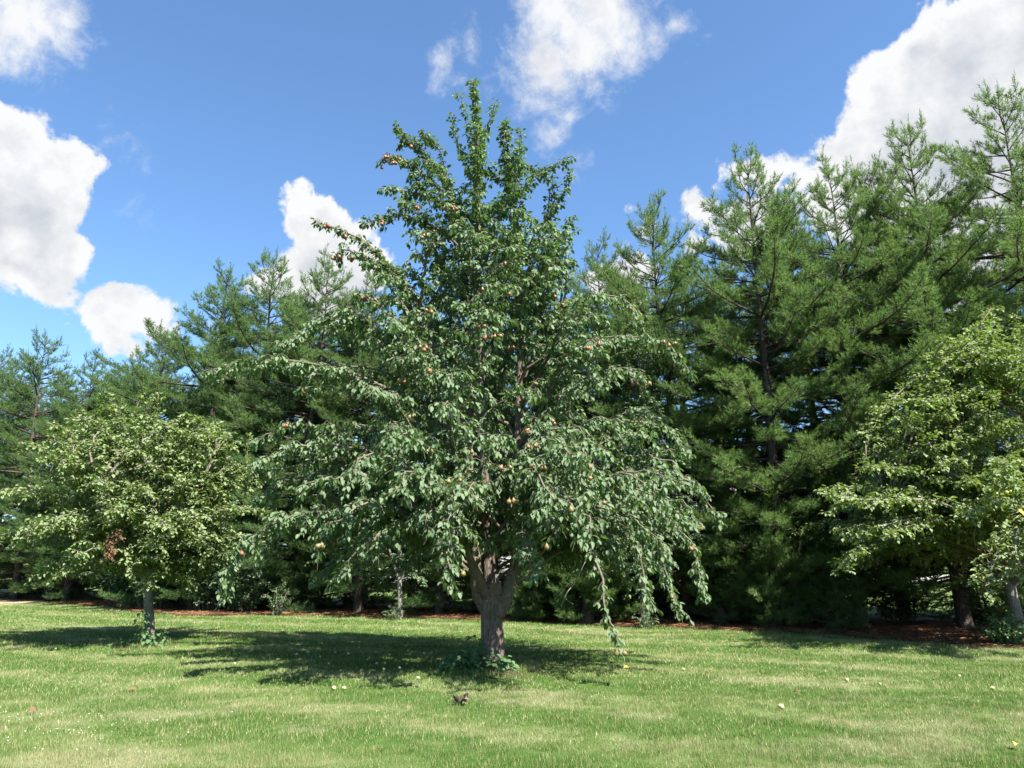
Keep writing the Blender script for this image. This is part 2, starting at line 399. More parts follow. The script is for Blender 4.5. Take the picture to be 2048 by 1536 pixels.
def build_ground():
    xs = np.concatenate([np.linspace(-700, -60, 12), np.linspace(-50, 50, 51), np.linspace(60, 700, 12)])
    ys = np.concatenate([np.linspace(-300, -20, 6), np.linspace(-10, 110, 61), np.linspace(130, 1400, 16)])
    X, Y = np.meshgrid(xs, ys, indexing='ij')
    V = np.stack([X, Y, terrain(X, Y)], -1).reshape(-1, 3)
    nx, ny = len(xs), len(ys)
    i, j = np.meshgrid(np.arange(nx - 1), np.arange(ny - 1), indexing='ij')
    q = np.stack([i * ny + j, (i + 1) * ny + j, (i + 1) * ny + j + 1, i * ny + j + 1], -1).reshape(-1, 4)
    g = Geo(); g.add(V, None, q); tag(g.obj('lawn', M_LAWN, smooth=True), kind='structure')
    # pine needle bed: ragged front edge, thin sheet with a low crown
    g = Geo(); rows = []
    n = len(EX)
    prof = [(0, .004), (.25, .018), (.8, .03), (2.5, .035), (5.5, .03), (8.2, .006)]
    for d, z in prof: rows.append(np.stack([EX + d * BED_N[0], EY + d * BED_N[1] + (.3 * np.sin(EX * 1.7) if d > 6 else 0), np.full(n, z)], -1))
    V = np.concatenate(rows)
    k, j = np.meshgrid(np.arange(len(prof) - 1), np.arange(n - 1), indexing='ij')
    g.add(V, None, np.stack([k * n + j, k * n + j + 1, (k + 1) * n + j + 1, (k + 1) * n + j], -1).reshape(-1, 4))
    tag(g.obj('pine_needle_bed', M_BED, smooth=True), kind='structure')
    def disc(name, mat, cx, cy, rx, ry, z, seed, n=64):
        r_ = np.random.default_rng(seed); a = np.arange(n) * 2 * np.pi / n
        w_ = 1 + .16 * np.sin(2 * a + seed) + .12 * np.sin(5 * a + 2 * seed) + .10 * np.sin(9 * a + seed) + .07 * r_.normal(size=n)
        ring = np.stack([cx + rx * w_ * np.cos(a), cy + ry * w_ * np.sin(a), np.full(n, .004)], -1)
        inn = np.stack([cx + .6 * rx * w_ * np.cos(a), cy + .6 * ry * w_ * np.sin(a), np.full(n, z)], -1)
        V = np.vstack([ring, inn, [[cx, cy, z]]]); b = (np.arange(n) + 1) % n; a_ = np.arange(n)
        g = Geo(); g.add(V, np.stack([n + a_, n + b, np.full(n, 2 * n)], -1), np.stack([a_, b, n + b, n + a_], -1))
        return tag(g.obj(name, mat, smooth=True), kind='structure')
    p = gnd(975, 1342); disc('bare_soil', M_SOIL, p[0], p[1], .72, .62, .02, 3)
    p = gnd(285, 1292); disc('bare_soil', M_SOIL, p[0], p[1], .55, .6, .02, 5)
    p = gnd(20, 1205); disc('bare_dirt', M_SAND, p[0] - 5, p[1] + 1.2, 8.5, 2.9, .016, 4)
    # driveway up the slope behind the trees
    ys = np.linspace(50, 56, 5); xs = np.linspace(-24, 34, 40)
    X, Y = np.meshgrid(xs, ys, indexing='ij'); V = np.stack([X, Y + .03 * X, terrain(X, Y + .03 * X) + .05], -1).reshape(-1, 3)
    i, j = np.meshgrid(np.arange(39), np.arange(4), indexing='ij')
    g = Geo(); g.add(V, None, np.stack([i * 5 + j, (i + 1) * 5 + j, (i + 1) * 5 + j + 1, i * 5 + j + 1], -1).reshape(-1, 4))
    tag(g.obj('driveway', M_CONCRETE), kind='structure')
build_ground()

PEAR0 = gnd(984, 1333); APL0 = gnd(300, 1287); APR0 = gnd(2043, 1284)
SOILS = [(gnd(975, 1342), .60, .52), (gnd(285, 1292), .45, .5)]
def on_lawn(x, y, r_):
    ok = y < edge_y(x) - .05 + r_.normal(size=len(x)) * .12 + np.where(r_.uniform(size=len(x)) < .22, r_.uniform(0, .9, len(x)), 0)
    for p, rx, ry in SOILS: ok &= (((x - p[0]) / rx) ** 2 + ((y - p[1]) / ry) ** 2) > r_.uniform(.55, 1.3, len(x))
    p = gnd(20, 1205); ok &= (((x - p[0] + 5) / 8.6) ** 2 + ((y - p[1] - 1.2) / 3.0) ** 2) > r_.uniform(.8, 1.15, len(x))
    return ok

def tuft_mesh():
    r_ = np.random.default_rng(6); g = Geo(); n = 46
    rr = .10 * np.sqrt(r_.uniform(0, 1, n)); a0 = r_.uniform(0, 6.283, n); x, y = rr * np.cos(a0), rr * np.sin(a0)
    hh = .038 * r_.uniform(.4, 1.25, n); az = r_.uniform(0, 6.283, n); lean = r_.uniform(.1, .95, n); dx, dy = np.cos(az), np.sin(az)
    tw = r_.uniform(0, 6.283, n); w_ = .0046 * r_.uniform(.6, 1.3, n); sx, sy = np.cos(tw) * w_ / 2, np.sin(tw) * w_ / 2; z0 = np.full(n, -.004)
    b0 = np.stack([x - sx, y - sy, z0], -1); b1 = np.stack([x + sx, y + sy, z0], -1); tip = np.stack([x + dx * hh * lean, y + dy * hh * lean, hh * np.sqrt(1 - (lean * .8) ** 2)], -1)
    g.add(np.stack([b0, b1, tip], 1).reshape(-1, 3), np.arange(3 * n).reshape(-1, 3), None, np.repeat(r_.uniform(0, 1, n), 3))
    return g.mesh('grass_tuft', M_BLADE)

def build_grass():
    """one object: tufts of blades set out by a geometry node group over the mown lawn"""
    r_ = np.random.default_rng(5); PX, SX = [], []
    for y0, y1, dens, w_, h in [(4.4, 7.2, 230, .78, .95), (7.2, 10, 150, 1.0, .95), (10, 14, 70, 1.6, 1.), (14, 19, 36, 2.2, 1.05), (19, 34, 16, 3.2, 1.15)]:
        wmax = .80 * y1; n = int(dens * (y1 - y0) * 2 * wmax)
        x = r_.uniform(-wmax, wmax, n); y = r_.uniform(y0, y1, n); k = (np.abs(x) < .78 * y + .5) & on_lawn(x, y, r_); x, y = x[k], y[k]; n = len(x)
        hh = h * r_.uniform(.7, 1.25, n) * (1 + .25 * np.sin(x * 3.1 + 1.3 * np.sin(y * 2.2)) * np.sin(y * 4.1))
        near = np.clip(1 - (edge_y(x) - y) / .6, 0, 1); hh *= 1 + 1.3 * near * r_.uniform(0, 1, n) ** 2
        ww = w_ * r_.uniform(.85, 1.15, n)
        PX.append(np.stack([x, y, np.zeros(n)], -1)); SX.append(np.stack([ww, ww, hh], -1))
    for (p, rx, ry), k in zip(SOILS, (90, 60)):        # long grass the mower misses round the trunks
        a = r_.uniform(0, 6.283, k); q = r_.uniform(.75, 1.2, k)
        PX.append(np.stack([p[0] + rx * q * np.cos(a), p[1] + ry * q * np.sin(a), np.zeros(k)], -1)); SX.append(np.stack([np.full(k, 1.1), np.full(k, 1.1), r_.uniform(1.6, 3.4, k)], -1))
    P = np.vstack(PX); S = np.vstack(SX); n = len(P)
    me = bpy.data.meshes.new('grass'); me.vertices.add(n); me.vertices.foreach_set('co', P.astype(np.float32).ravel())
    a = me.attributes.new('size', 'FLOAT_VECTOR', 'POINT'); a.data.foreach_set('vector', S.astype(np.float32).ravel())
    a = me.attributes.new('turn', 'FLOAT_VECTOR', 'POINT'); a.data.foreach_set('vector', np.stack([np.zeros(n), np.zeros(n), r_.uniform(0, 6.283, n)], -1).astype(np.float32).ravel())
    me.materials.append(M_BLADE); o = link('grass', me)
    tuft = bpy.data.objects.new('grass_tuft', tuft_mesh())
    ng = bpy.data.node_groups.new('grass_tufts', 'GeometryNodeTree')
    ng.interface.new_socket('Geometry', in_out='INPUT', socket_type='NodeSocketGeometry'); ng.interface.new_socket('Geometry', in_out='OUTPUT', socket_type='NodeSocketGeometry')
    gi = ng.nodes.new('NodeGroupInput'); go = ng.nodes.new('NodeGroupOutput'); iop = ng.nodes.new('GeometryNodeInstanceOnPoints'); oi = ng.nodes.new('GeometryNodeObjectInfo')
    oi.inputs['Object'].default_value = tuft; oi.inputs['As Instance'].default_value = True
    for nm, sock in (('size', 'Scale'), ('turn', 'Rotation')):
        q = ng.nodes.new('GeometryNodeInputNamedAttribute'); q.data_type = 'FLOAT_VECTOR'; q.inputs['Name'].default_value = nm; ng.links.new(q.outputs['Attribute'], iop.inputs[sock])
    ng.links.new(gi.outputs[0], iop.inputs['Points']); ng.links.new(oi.outputs['Geometry'], iop.inputs['Instance']); ng.links.new(iop.outputs[0], go.inputs[0])
    o.modifiers.new('tufts', 'NODES').node_group = ng
    tag(o, 'short mown lawn grass with dry patches', 'grass', kind='stuff'); print('tufts', n)
build_grass()

# ------------------------------------------------------------------ broadleaved trees
class Tree:
    """collects wood and leaves in coordinates local to the tree's base"""
    def __init__(s, seed): s.r = np.random.default_rng(seed); s.limbs = []; s.twigs = Geo(); s.lp = []; s.la = []; s.lu = []; s.ls = []; s.spurs = []
    def spur(s, p, d, k, size, droop, spread=.75, stalk=.4):
        """a bunch of k leaves at each of the points p (N,3), pointing along d"""
        r_ = s.r; N = len(p); p = np.repeat(p, k, 0); d = np.repeat(d, k, 0); n = N * k
        az = r_.uniform(0, 2 * np.pi, n)
        h = np.stack([np.cos(az), np.sin(az), np.zeros(n)], -1)
        a = spread * h + .45 * d + np.stack([np.zeros(n), np.zeros(n), -droop + r_.normal(size=n) * .38], -1)
        a = norm(a); sz = size * r_.uniform(.5, 1.22, n)
        up = np.array([0, 0, 1.]) + .55 * h + .35 * r_.normal(size=(n, 3))
        s.lp.append(p + a * (sz * stalk)[:, None] + r_.normal(size=(n, 3)) * .012); s.la.append(a); s.lu.append(up); s.ls.append(sz)
    def branchlet(s, p0, d, L, r0, par):
        """a side shoot that rises, arches and hangs; carries leaf bunches along its length"""
        r_ = s.r
        side = d * L; g = par['sag'] * L
        p1 = p0 + side * .35 + np.array([0, 0, par['lift'] * L * .3]); p2 = p0 + side * .75 + np.array([0, 0, par['lift'] * L * .35 - g * .25])
        p3 = p0 + side + np.array([0, 0, par['lift'] * L * .15 - g])
        P = bez(p0, p1, p2, p3, 4)
        s.twigs.tube(P, np.linspace(r0, .0025, 4), 3, s.r.uniform(.2, .8), False)
        q = np.arange(.05 + r_.uniform(0, .05), L * 1.02, par['gap'])
        if len(q):
            pts = sample(P, q); dd = norm(np.gradient(P, axis=0)); dirs = norm(np.stack([np.interp(q, arclen(P), dd[:, k]) for k in range(3)], -1))
            s.spur(pts, dirs, par['k'], par['leaf'], par['droop'], par.get('spread', .75)); s.spurs.append(pts)
    def limb(s, P, r0, par, start=.3, r1=.006, dens=1.0, keep=True, wood=True):
        """main limb along curve P, with side shoots from `start` of its length to the end"""
        r_ = s.r; L = arclen(P)[-1]
        jit = r_.normal(size=P.shape) * .02 * np.linspace(0, 1, len(P))[:, None]; P = P + jit
        rad = r1 + (r0 - r1) * (1 - np.linspace(0, 1, len(P))) ** .9
        if keep and wood: s.limbs.append((P, rad))
        elif wood: s.twigs.tube(P, rad, 5, r_.uniform(.2, .8))
        q = start * L; flip = r_.choice([-1, 1])
        tan = norm(np.gradient(P, axis=0)); AL = arclen(P)
        while q < L:
            f = q / L; p = sample(P, np.array([q]))[0]; t = norm(np.array([np.interp(q, AL, tan[:, k]) for k in range(3)]))
            side = norm(np.cross(t, np.array([0, 0, 1.])) + 1e-3) * flip; flip = -flip
            up = np.cross(side, t) * flip
            ang = r_.uniform(-1.1, 1.1); d = norm(t * r_.uniform(.35, .9) + side * math.cos(ang) + np.array([0, 0, 1.]) * math.sin(ang) * .7)
            Ls = par['side'] * r_.uniform(.45, 1.15) * (1 - .55 * max(0, f - start) / (1 - start + 1e-6))
            s.branchlet(p, d, max(.12, Ls), max(.004, .3 * np.interp(q, AL, rad)), par)
            q += par['step'] / dens * r_.uniform(.7, 1.3)
        ends = sample(P, np.arange(start * L, L + .02, par['gap'] * 1.3)); s.spur(ends, np.repeat(norm(P[-1:] - P[-2:-1]), len(ends), 0), par['k'], par['leaf'], par['droop'])
    def leaves(s):
        return np.vstack(s.lp), np.vstack(s.la), np.vstack(s.lu), np.concatenate(s.ls)

def trunk_mesh(P, rad, flute, seed, sides=24, flare=.0):
    """fluted trunk: ribs that wind round the stem, widening at the root"""
    g = Geo(); r_ = np.random.default_rng(seed)
    n = len(P); a = np.arange(sides) * 2 * np.pi / sides
    t = np.linspace(0, 1, n)
    V = []
    for i in range(n):
        ph = t[i] * 2.2
        w_ = 1 + flute * (np.cos(3 * a + ph * 1.3) * .55 + np.cos(5 * a - ph * 1.7 + 1) * .4 + np.cos(8 * a + ph * 2.5 + 2) * .25) + flare * np.exp(-t[i] * 7) * (1 + .5 * np.cos(4 * a + seed))
        V.append(P[i] + np.stack([np.cos(a) * rad[i] * w_, np.sin(a) * rad[i] * w_, np.zeros(sides)], -1))
    V = np.vstack(V + [P[-1:]])
    i, j = np.meshgrid(np.arange(n - 1), np.arange(sides), indexing='ij'); k = (j + 1) % sides
    q = np.stack([i * sides + j, i * sides + k, (i + 1) * sides + k, (i + 1) * sides + j], -1).reshape(-1, 4)
    tp = (n - 1) * sides
    g.add(V, np.stack([tp + np.arange(sides), tp + (np.arange(sides) + 1) % sides, np.full(sides, n * sides)], -1), q)
    return g

def profile(pts, Y, base):
    """photo outline (y, left x, right x) -> heights and half-widths about the base"""
    z = []; l = []; r_ = []
    for y, xl, xr in pts:
        a = at(xl, y, Y); b = at(xr, y, Y); z.append(a[2]); l.append(base[0] - a[0]); r_.append(b[0] - base[0])
    z = np.array(z); o = np.argsort(z); return z[o], np.array(l)[o], np.array(r_)[o]

def auto_limbs(T, leaders, prof, n, zr, depth, par, rise, seed, droop_lo, r0=.035, fill=(.72, 1.0), keep_every=4, zpow=1.0, front_min=None, bias=None, z_off=.05):
    """limbs from the leaders out to the crown's outline, arching down low in the crown and climbing high in it"""
    r_ = np.random.default_rng(seed); z, l, rr = prof
    for k in range(n):
        u = ((k + .5) / n) ** zpow; zt = zr[0] + (zr[1] - zr[0]) * u + r_.normal() * .12
        az = k * 2.39996 + r_.normal() * .25
        if bias is not None and r_.uniform() < bias[0]: az = r_.uniform(bias[1], bias[2])
        ca, sa = math.cos(az), math.sin(az)
        if front_min is not None and zt < front_min and sa < -.45 and abs(ca) < .75: zt = front_min + r_.uniform(0, .8)
        hx = np.interp(zt, z, rr) if ca > 0 else np.interp(zt, z, l); hy = depth * .5 * (np.interp(zt, z, rr) + np.interp(zt, z, l))
        rad = 1 / math.sqrt((ca / max(hx, .2)) ** 2 + (sa / max(hy, .2)) ** 2)
        rad *= r_.uniform(*fill) if k % 3 else r_.uniform(.45, .75)
        tip = np.array([ca * rad, sa * rad, zt])
        f = np.clip((zt - zr[0]) / (zr[1] - zr[0]), 0, 1)
        zs = zt - rad * (rise[0] + (rise[1] - rise[0]) * f) * r_.uniform(.75, 1.2)
        lead = leaders[r_.integers(len(leaders))] if r_.uniform() < .35 else min(leaders, key=lambda L_: np.min(np.linalg.norm(L_[:, :2] - tip[None, :2] * .4, axis=1) + 2 * np.abs(L_[:, 2] - zs)))
        zs = np.clip(zs, lead[0, 2] + z_off * r_.uniform(.6, 1.5), lead[-1, 2]); p0 = np.array([np.interp(zs, lead[:, 2], lead[:, q]) for q in range(3)])
        out = np.array([ca, sa, 0.]); L = np.linalg.norm(tip - p0)
        sag = droop_lo * (1 - f)
        p1 = p0 + out * L * .30 + np.array([0, 0, (.25 + .25 * f) * L * .6 + max(0, zt - zs) * .25])
        p2 = tip - out * L * .22 + np.array([0, 0, sag * L * .38])
        P = bez(p0, p1, p2, tip, 14)
        P[1:-1] += r_.normal(size=(12, 3)) * .025 * L * .5
        T.limb(P, r0 * (.45 + .2 * L), par, start=r_.uniform(.22, .38), keep=(k % keep_every == 0))

def finish_tree(T, root, bark, leaf_m, tpl=LEAF6, fc=LEAF6_F, n_single=0, cam_local=None, tint=None, drop_x=None):
    for P, rad in T.limbs:
        g = Geo(); g.tube(P, rad, 7); g.obj('limb', M_TWIG if bark == M_PEAR_BARK else bark, root, True)
    if T.twigs.n: tag(T.twigs.obj('twigs', M_TWIG, root, True), kind='stuff')
    p, a, u, sz = T.leaves(); n = len(p)
    if drop_x is not None:
        k_ = (p[:, 0] < drop_x) | (T.r.uniform(size=n) < .45); p, a, u, sz = p[k_], a[k_], u[k_], sz[k_]; n = len(p)
    t = np.clip(T.r.normal(.46, .26, n), 0, 1) if tint is None else tint(p, T.r)
    pick = np.zeros(n, bool)
    if n_single:
        pick[np.argsort(np.linalg.norm(p - cam_local, axis=1))[:n_single]] = True
    g = Geo(); far = p[:, 1] > .3
    for sel, tp_, fc_ in ((~pick & ~far, tpl, fc), (~pick & far, LEAF4, LEAF4_F) if len(fc) == 7 else (~pick & far, tpl, fc)): put_leaves(g, p[sel], a[sel], u[sel], sz[sel], t[sel], tp_, fc_)
    crown = g.obj('crown', leaf_m, root); tag(crown, kind='stuff')
    if n_single:
        var = []
        for k in range(8):
            q = Geo(); q.add(tpl * np.array([1, 1, 1 + .25 * k]), fc, None, .12 + .09 * k); var.append(q.mesh('leaf', leaf_m))
        s_, ax, nn = leaf_frames(a, u)
        for i in np.where(pick)[0]:
            o = link('leaf', var[int(t[i] * 7.99)], crown)
            M = Matrix(((s_[i, 0], ax[i, 0], nn[i, 0], 0), (s_[i, 1], ax[i, 1], nn[i, 1], 0), (s_[i, 2], ax[i, 2], nn[i, 2], 0), (0, 0, 0, 1)))
            o.matrix_local = Matrix.Translation(Vector(p[i])) @ M @ Matrix.Scale(float(sz[i]), 4)
    return crown, n

# fruit: body of revolution, narrow at the stalk
def pear_mesh(name, mat, prof, sides=9):
    g = Geo(); n = len(prof); a = np.arange(sides) * 2 * np.pi / sides
    V = np.vstack([np.stack([np.cos(a) * r_, np.sin(a) * r_, np.full(sides, z)], -1) for r_, z in prof])
    i, j = np.meshgrid(np.arange(n - 1), np.arange(sides), indexing='ij'); k = (j + 1) % sides
    q = np.stack([i * sides + j, (i) * sides + k, (i + 1) * sides + k, (i + 1) * sides + j], -1).reshape(-1, 4)
    g.add(V, None, q)
    return g.mesh(name, mat, True)
PEAR_PROF = [(.001, -.086), (.014, -.085), (.029, -.076), (.036, -.060), (.035, -.044), (.027, -.025), (.017, -.010), (.010, 0), (.003, .004), (.0025, .03)]
ME_PEAR = pear_mesh('pear', M_PEAR, PEAR_PROF)
ME_FALLEN = pear_mesh('fallen_pear', M_FALLEN, PEAR_PROF[:-1] + [(.001, .005)])
ME_APPLE = pear_mesh('apple', M_APPLE, [(.001, -.058), (.014, -.062), (.028, -.054), (.035, -.035), (.032, -.014), (.02, -.002), (.006, -.007), (.002, .012)])

# ------------------------------------------------------------------ the pear tree
def build_pear():
    B = PEAR0; Y = B[1]; T = Tree(21)
    def L(px, py, dy=0.): return at(px, py, Y + dy) - B
    root = thing('pear_tree', 'tall pear tree with drooping glossy leaves and brown pears, alone in mid lawn', 'tree', B)
    # stem, then leaders from the fork at about 1.4 m
    stem = spline([L(984, 1340), L(985, 1290), L(983, 1240), L(984, 1200), L(982, 1165)], 30); stem[0, 2] = -.05
    tr = trunk_mesh(stem, np.interp(np.linspace(0, 1, 30), [0, .1, .6, .85, 1], [.185, .17, .165, .19, .20]), .20, 3, 36, .32)
    leaders_px = [
        ([(975, 1225, 0), (955, 1175, -.05), (950, 1100, -.1), (938, 900, .1), (945, 720, .2), (930, 540, .3), (905, 400, .3), (880, 300, .2)], .125),
        ([(985, 1215, .05), (980, 1150, .1), (970, 1000, .15), (965, 800, .1), (957, 600, 0), (958, 420, 0), (955, 280, 0), (948, 158, 0)], .135),
        ([(997, 1230, -.08), (1018, 1175, -.10), (1036, 1080, 0), (1034, 900, .1), (1040, 720, .2), (1030, 520, .2), (1020, 380, .1), (1012, 240, 0)], .12),
        ([(998, 1205, 0), (1026, 1150, .1), (1068, 1090, .3), (1110, 980, .7), (1120, 800, .9), (1110, 620, .8), (1095, 470, .5), (1100, 380, .3)], .095),
        ([(976, 1200, -.06), (955, 1150, -.35), (922, 1070, -.7), (890, 920, -.8), (872, 760, -.7), (845, 640, -.4), (800, 560, -.2)], .085),
        ([(990, 1212, .1), (990, 1120, .6), (1000, 900, 1.0), (985, 700, 1.0), (990, 500, .7)], .08)]
    leaders = []
    for pts, r0 in leaders_px:
        P = spline([L(*p) for p in pts], 34); leaders.append(P)
        rad = np.interp(np.linspace(0, 1, 34), [0, .08, .3, 1], [r0 * .9, r0, r0 * .62, .010]); tr.tube(P, rad, 10)
    tr.obj('trunk', M_PEAR_BARK, root, True)
    par = dict(sag=.55, lift=.45, gap=.078, k=5, leaf=.090, droop=.75, side=.62, step=.115, spread=.72)
    par_top = dict(par, side=.40, sag=.25, lift=.5, droop=.6, step=.078, gap=.065, k=6, leaf=.085)
    par_shoot = dict(par, side=.15, sag=.1, lift=.5, droop=.5, step=.085, gap=.06, k=4, leaf=.078)
    # limbs one can follow in the photograph
    def hand(pts, r0, pr, start=.25, dens=1.0):
        T.limb(spline([L(*p) for p in pts], 14), r0, pr, start=start * .6, dens=dens * 1.15)
    hand([(850, 640, -.4), (825, 585, -.4), (770, 520, -.5), (700, 468, -.6), (632, 446, -.7)], .035, dict(par_top, side=.22), .5)
    hand([(845, 620, -.4), (800, 560, -.4), (740, 520, -.5), (690, 500, -.6), (668, 520, -.6)], .03, par_top, .35)
    hand([(925, 500, .2), (880, 460, .1), (800, 430, 0), (725, 450, -.2)], .032, par_top, .3, 1.2)
    hand([(915, 430, .3), (870, 400, .2), (810, 380, .1), (758, 375, 0)], .03, par_top, .3, 1.2)
    hand([(905, 400, .3), (850, 350, .2), (805, 320, .1), (770, 315, 0)], .028, par_top, .35, 1.2)
    hand([(890, 345, .2), (850, 310, .2), (815, 280, .1), (793, 256, .1)], .022, par_top, .35, 1.2)
    hand([(880, 300, .2), (862, 285, .2), (845, 270, .2)], .02, par_top, .2)
    hand([(958, 400, 0), (935, 330, .1), (910, 270, .1), (905, 225, .1)], .014, par_shoot, .3)
    hand([(955, 300, 0), (938, 250, -.1), (925, 205, -.1), (913, 180, -.1)], .010, par_shoot, .6, .6)
    hand([(958, 420, 0), (955, 330, 0), (955, 250, 0), (948, 158, 0)], .02, dict(par_top, side=.22), .25, .9)
    hand([(956, 300, 0), (970, 265, .1), (985, 225, .1), (990, 200, .1)], .012, par_shoot, .3, 1.3)
    hand([(1025, 440, .1), (1015, 350, .1), (1008, 280, 0), (1012, 238, 0)], .02, dict(par_top, side=.22), .25, 1.1)
    hand([(1025, 440, .1), (1035, 360, .1), (1040, 290, .1), (1035, 255, .1)], .014, par_shoot, .3, 1.2)
    hand([(1030, 400, .1), (1060, 360, 0), (1100, 335, 0), (1146, 314, 0)], .018, dict(par_top, side=.16), .4, 1.2)
    hand([(1070, 500, .4), (1090, 440, .2), (1120, 400, .1), (1140, 345, .1)], .02, dict(par_top, side=.2), .3)
    hand([(1095, 460, .5), (1105, 400, .3), (1102, 345, .2)], .014, par_shoot, .2, 1.2)
    hand([(1080, 560, .5), (1120, 480, .4), (1150, 430, .3)], .022, par_top, .2)
    hand([(1050, 740, .1), (1120, 700, -.2), (1230, 672, -.5), (1330, 690, -.7), (1385, 750, -.8)], .03, dict(par, side=.42, lift=.3, sag=.8), .3, 1.7)
    hand([(1100, 690, .5), (1180, 600, .3), (1250, 600, .1), (1290, 660, 0)], .035, par, .3)
    hand([(880, 760, -.7), (780, 670, -.9), (660, 640, -1.), (560, 690, -1.0)], .028, par, .2, 1.7)
    hand([(890, 850, -.8), (740, 760, -1.), (560, 720, -1.2), (400, 742, -1.2)], .03, dict(par, side=.45, lift=.25), .2, 1.8)
    hand([(920, 1000, -.6), (760, 910, -1.0), (600, 890, -1.3), (500, 930, -1.4)], .032, par, .2, 1.5)
    hand([(930, 1090, -.6), (760, 1030, -1.2), (600, 1030, -1.5), (490, 1090, -1.6), (442, 1200, -1.6)], .026, dict(par, lift=.5, side=.55, droop=.5), .15, 2.0)
    hand([(930, 1100, -.6), (820, 1050, -1.6), (730, 1085, -2.2), (665, 1165, -2.4)], .028, dict(par, lift=.45, side=.55, droop=.5), .2, 1.6)
    hand([(975, 1100, -.4), (930, 1050, -1.8), (900, 1090, -2.5), (905, 1180, -2.7)], .024, dict(par, lift=.45, side=.45), .2, 1.5)
    hand([(1010, 1090, -.3), (1040, 1060, -1.5), (1055, 1100, -2.2), (1068, 1160, -2.4)], .022, dict(par, lift=.45, side=.4), .3, 1.5)
    hand([(1060, 1090, .2), (1140, 1040, -.8), (1190, 1110, -1.6), (1212, 1220, -1.9), (1245, 1312, -2.0)], .034, dict(par, lift=.0, side=.26), .35, .9)
    hand([(1070, 1050, .3), (1220, 1000, -.3), (1310, 1080, -.8), (1345, 1190, -.9), (1375, 1235, -.9)], .026, dict(par, lift=.4, side=.5), .25, 1.4)
    hand([(1075, 1040, .3), (1190, 1010, -.6), (1270, 1080, -1.1), (1290, 1180, -1.2), (1300, 1215, -1.2)], .026, dict(par, lift=.4, side=.5), .25, 1.3)
    hand([(1075, 1020, .4), (1240, 1000, .1), (1370, 1070, -.3), (1400, 1150, -.4), (1410, 1190, -.4)], .026, dict(par, lift=.4, side=.5), .25, 1.3)
    hand([(1080, 1000, .5), (1230, 940, .2), (1370, 960, 0), (1440, 1050, 0)], .038, par, .3)
    hand([(1060, 900, .5), (1200, 850, .3), (1320, 850, .2), (1385, 910, .1)], .036, par, .3)
    prof = profile([(1245, 560, 1340), (1190, 500, 1400), (1150, 478, 1415), (1100, 478, 1440), (1050, 478, 1440), (1000, 490, 1425), (950, 500, 1400), (900, 520, 1390), (860, 575, 1370), (800, 600, 1330), (740, 590, 1330),
                    (690, 590, 1300), (650, 600, 1270), (600, 680, 1215), (550, 720, 1170), (500, 750, 1150), (440, 770, 1135), (380, 790, 1090), (320, 830, 1040)], Y, B)
    zlo, zhi = L(984, 1170)[2], L(984, 440)[2]
    auto_limbs(T, leaders, prof, 146, (zlo, zhi), .92, par, (.25, .95), 7, 1.0, .032, keep_every=5, zpow=1.15, front_min=L(984, 1090)[2], z_off=.75)
    auto_limbs(T, leaders, prof, 36, (zlo + .25, L(984, 900)[2]), .92, par, (.25, .5), 17, 1.0, .026, keep_every=9, fill=(.8, 1.03), front_min=L(984, 1080)[2], z_off=1.0)
    auto_limbs(T, leaders[:4], prof, 30, (L(984, 600)[2], L(984, 300)[2]), .95, par_top, (1.0, 1.3), 9, .1, .024, keep_every=9)
    for Q in leaders: T.limb(Q, .03, dict(par_top, side=.26), start=.5, keep=False, wood=False, dens=.55)
    # a bare forked twig hanging under the right side
    dead = Geo(); P = spline([L(1172, 1120, -1.2), L(1150, 1165, -1.25), L(1134, 1185, -1.3), L(1122, 1214, -1.3)], 8); dead.tube(P, np.linspace(.006, .003, 8), 4)
    dead.tube(spline([L(1134, 1185, -1.3), L(1132, 1198, -1.28), L(1146, 1208, -1.25)], 5), .003, 4); dead.tube(spline([L(1143, 1165, -1.25), L(1155, 1172, -1.2)], 3), .003, 4)
    dead.obj('dead_twig', M_DEAD_WOOD, root)
    cl = np.array([0, 0, EYE]) - B
    crown, n = finish_tree(T, root, M_PEAR_BARK, M_PEAR_LEAF, n_single=300, cam_local=cl)
    print('pear leaves', n)
    # fruit hangs from the shoots: single, in twos and in threes, where the photograph shows them, then scattered
    r_ = np.random.default_rng(8); S = np.vstack(T.spurs)
    spots = [(640, 448, 3), (690, 470, 2), (665, 505, 3), (700, 500, 4), (715, 530, 2), (735, 575, 3), (770, 310, 3), (785, 330, 3), (800, 300, 1), (830, 290, 2), (760, 350, 1), (860, 455, 2), (880, 415, 2), (905, 420, 3), (775, 435, 2), (830, 420, 2), (950, 545, 2), (957, 560, 2),
             (1020, 525, 3), (955, 650, 2), (970, 660, 2), (1015, 665, 3), (870, 620, 2), (848, 680, 1), (1025, 700, 3), (855, 730, 2), (815, 765, 4), (1085, 765, 2), (1195, 695, 2), (1345, 692, 2), (1260, 775, 3), (1305, 735, 1), (1325, 760, 2), (1070, 852, 2), (1072, 880, 3), (812, 828, 2), (1105, 835, 2),
             (615, 780, 2), (1088, 930, 3), (1020, 935, 2), (920, 940, 2), (1190, 910, 1), (1020, 1000, 3), (998, 1045, 4), (1150, 990, 2), (1200, 980, 1), (940, 1140, 2), (1108, 1088, 1), (1210, 1110, 2), (1330, 1185, 1), (1275, 1090, 2), (1410, 1040, 2), (1245, 1310, 2), (490, 1155, 1), (652, 1000, 1), (1345, 640, 1), (570, 810, 2), (1030, 590, 2), (1120, 590, 1), (1180, 760, 1)]
    want = []
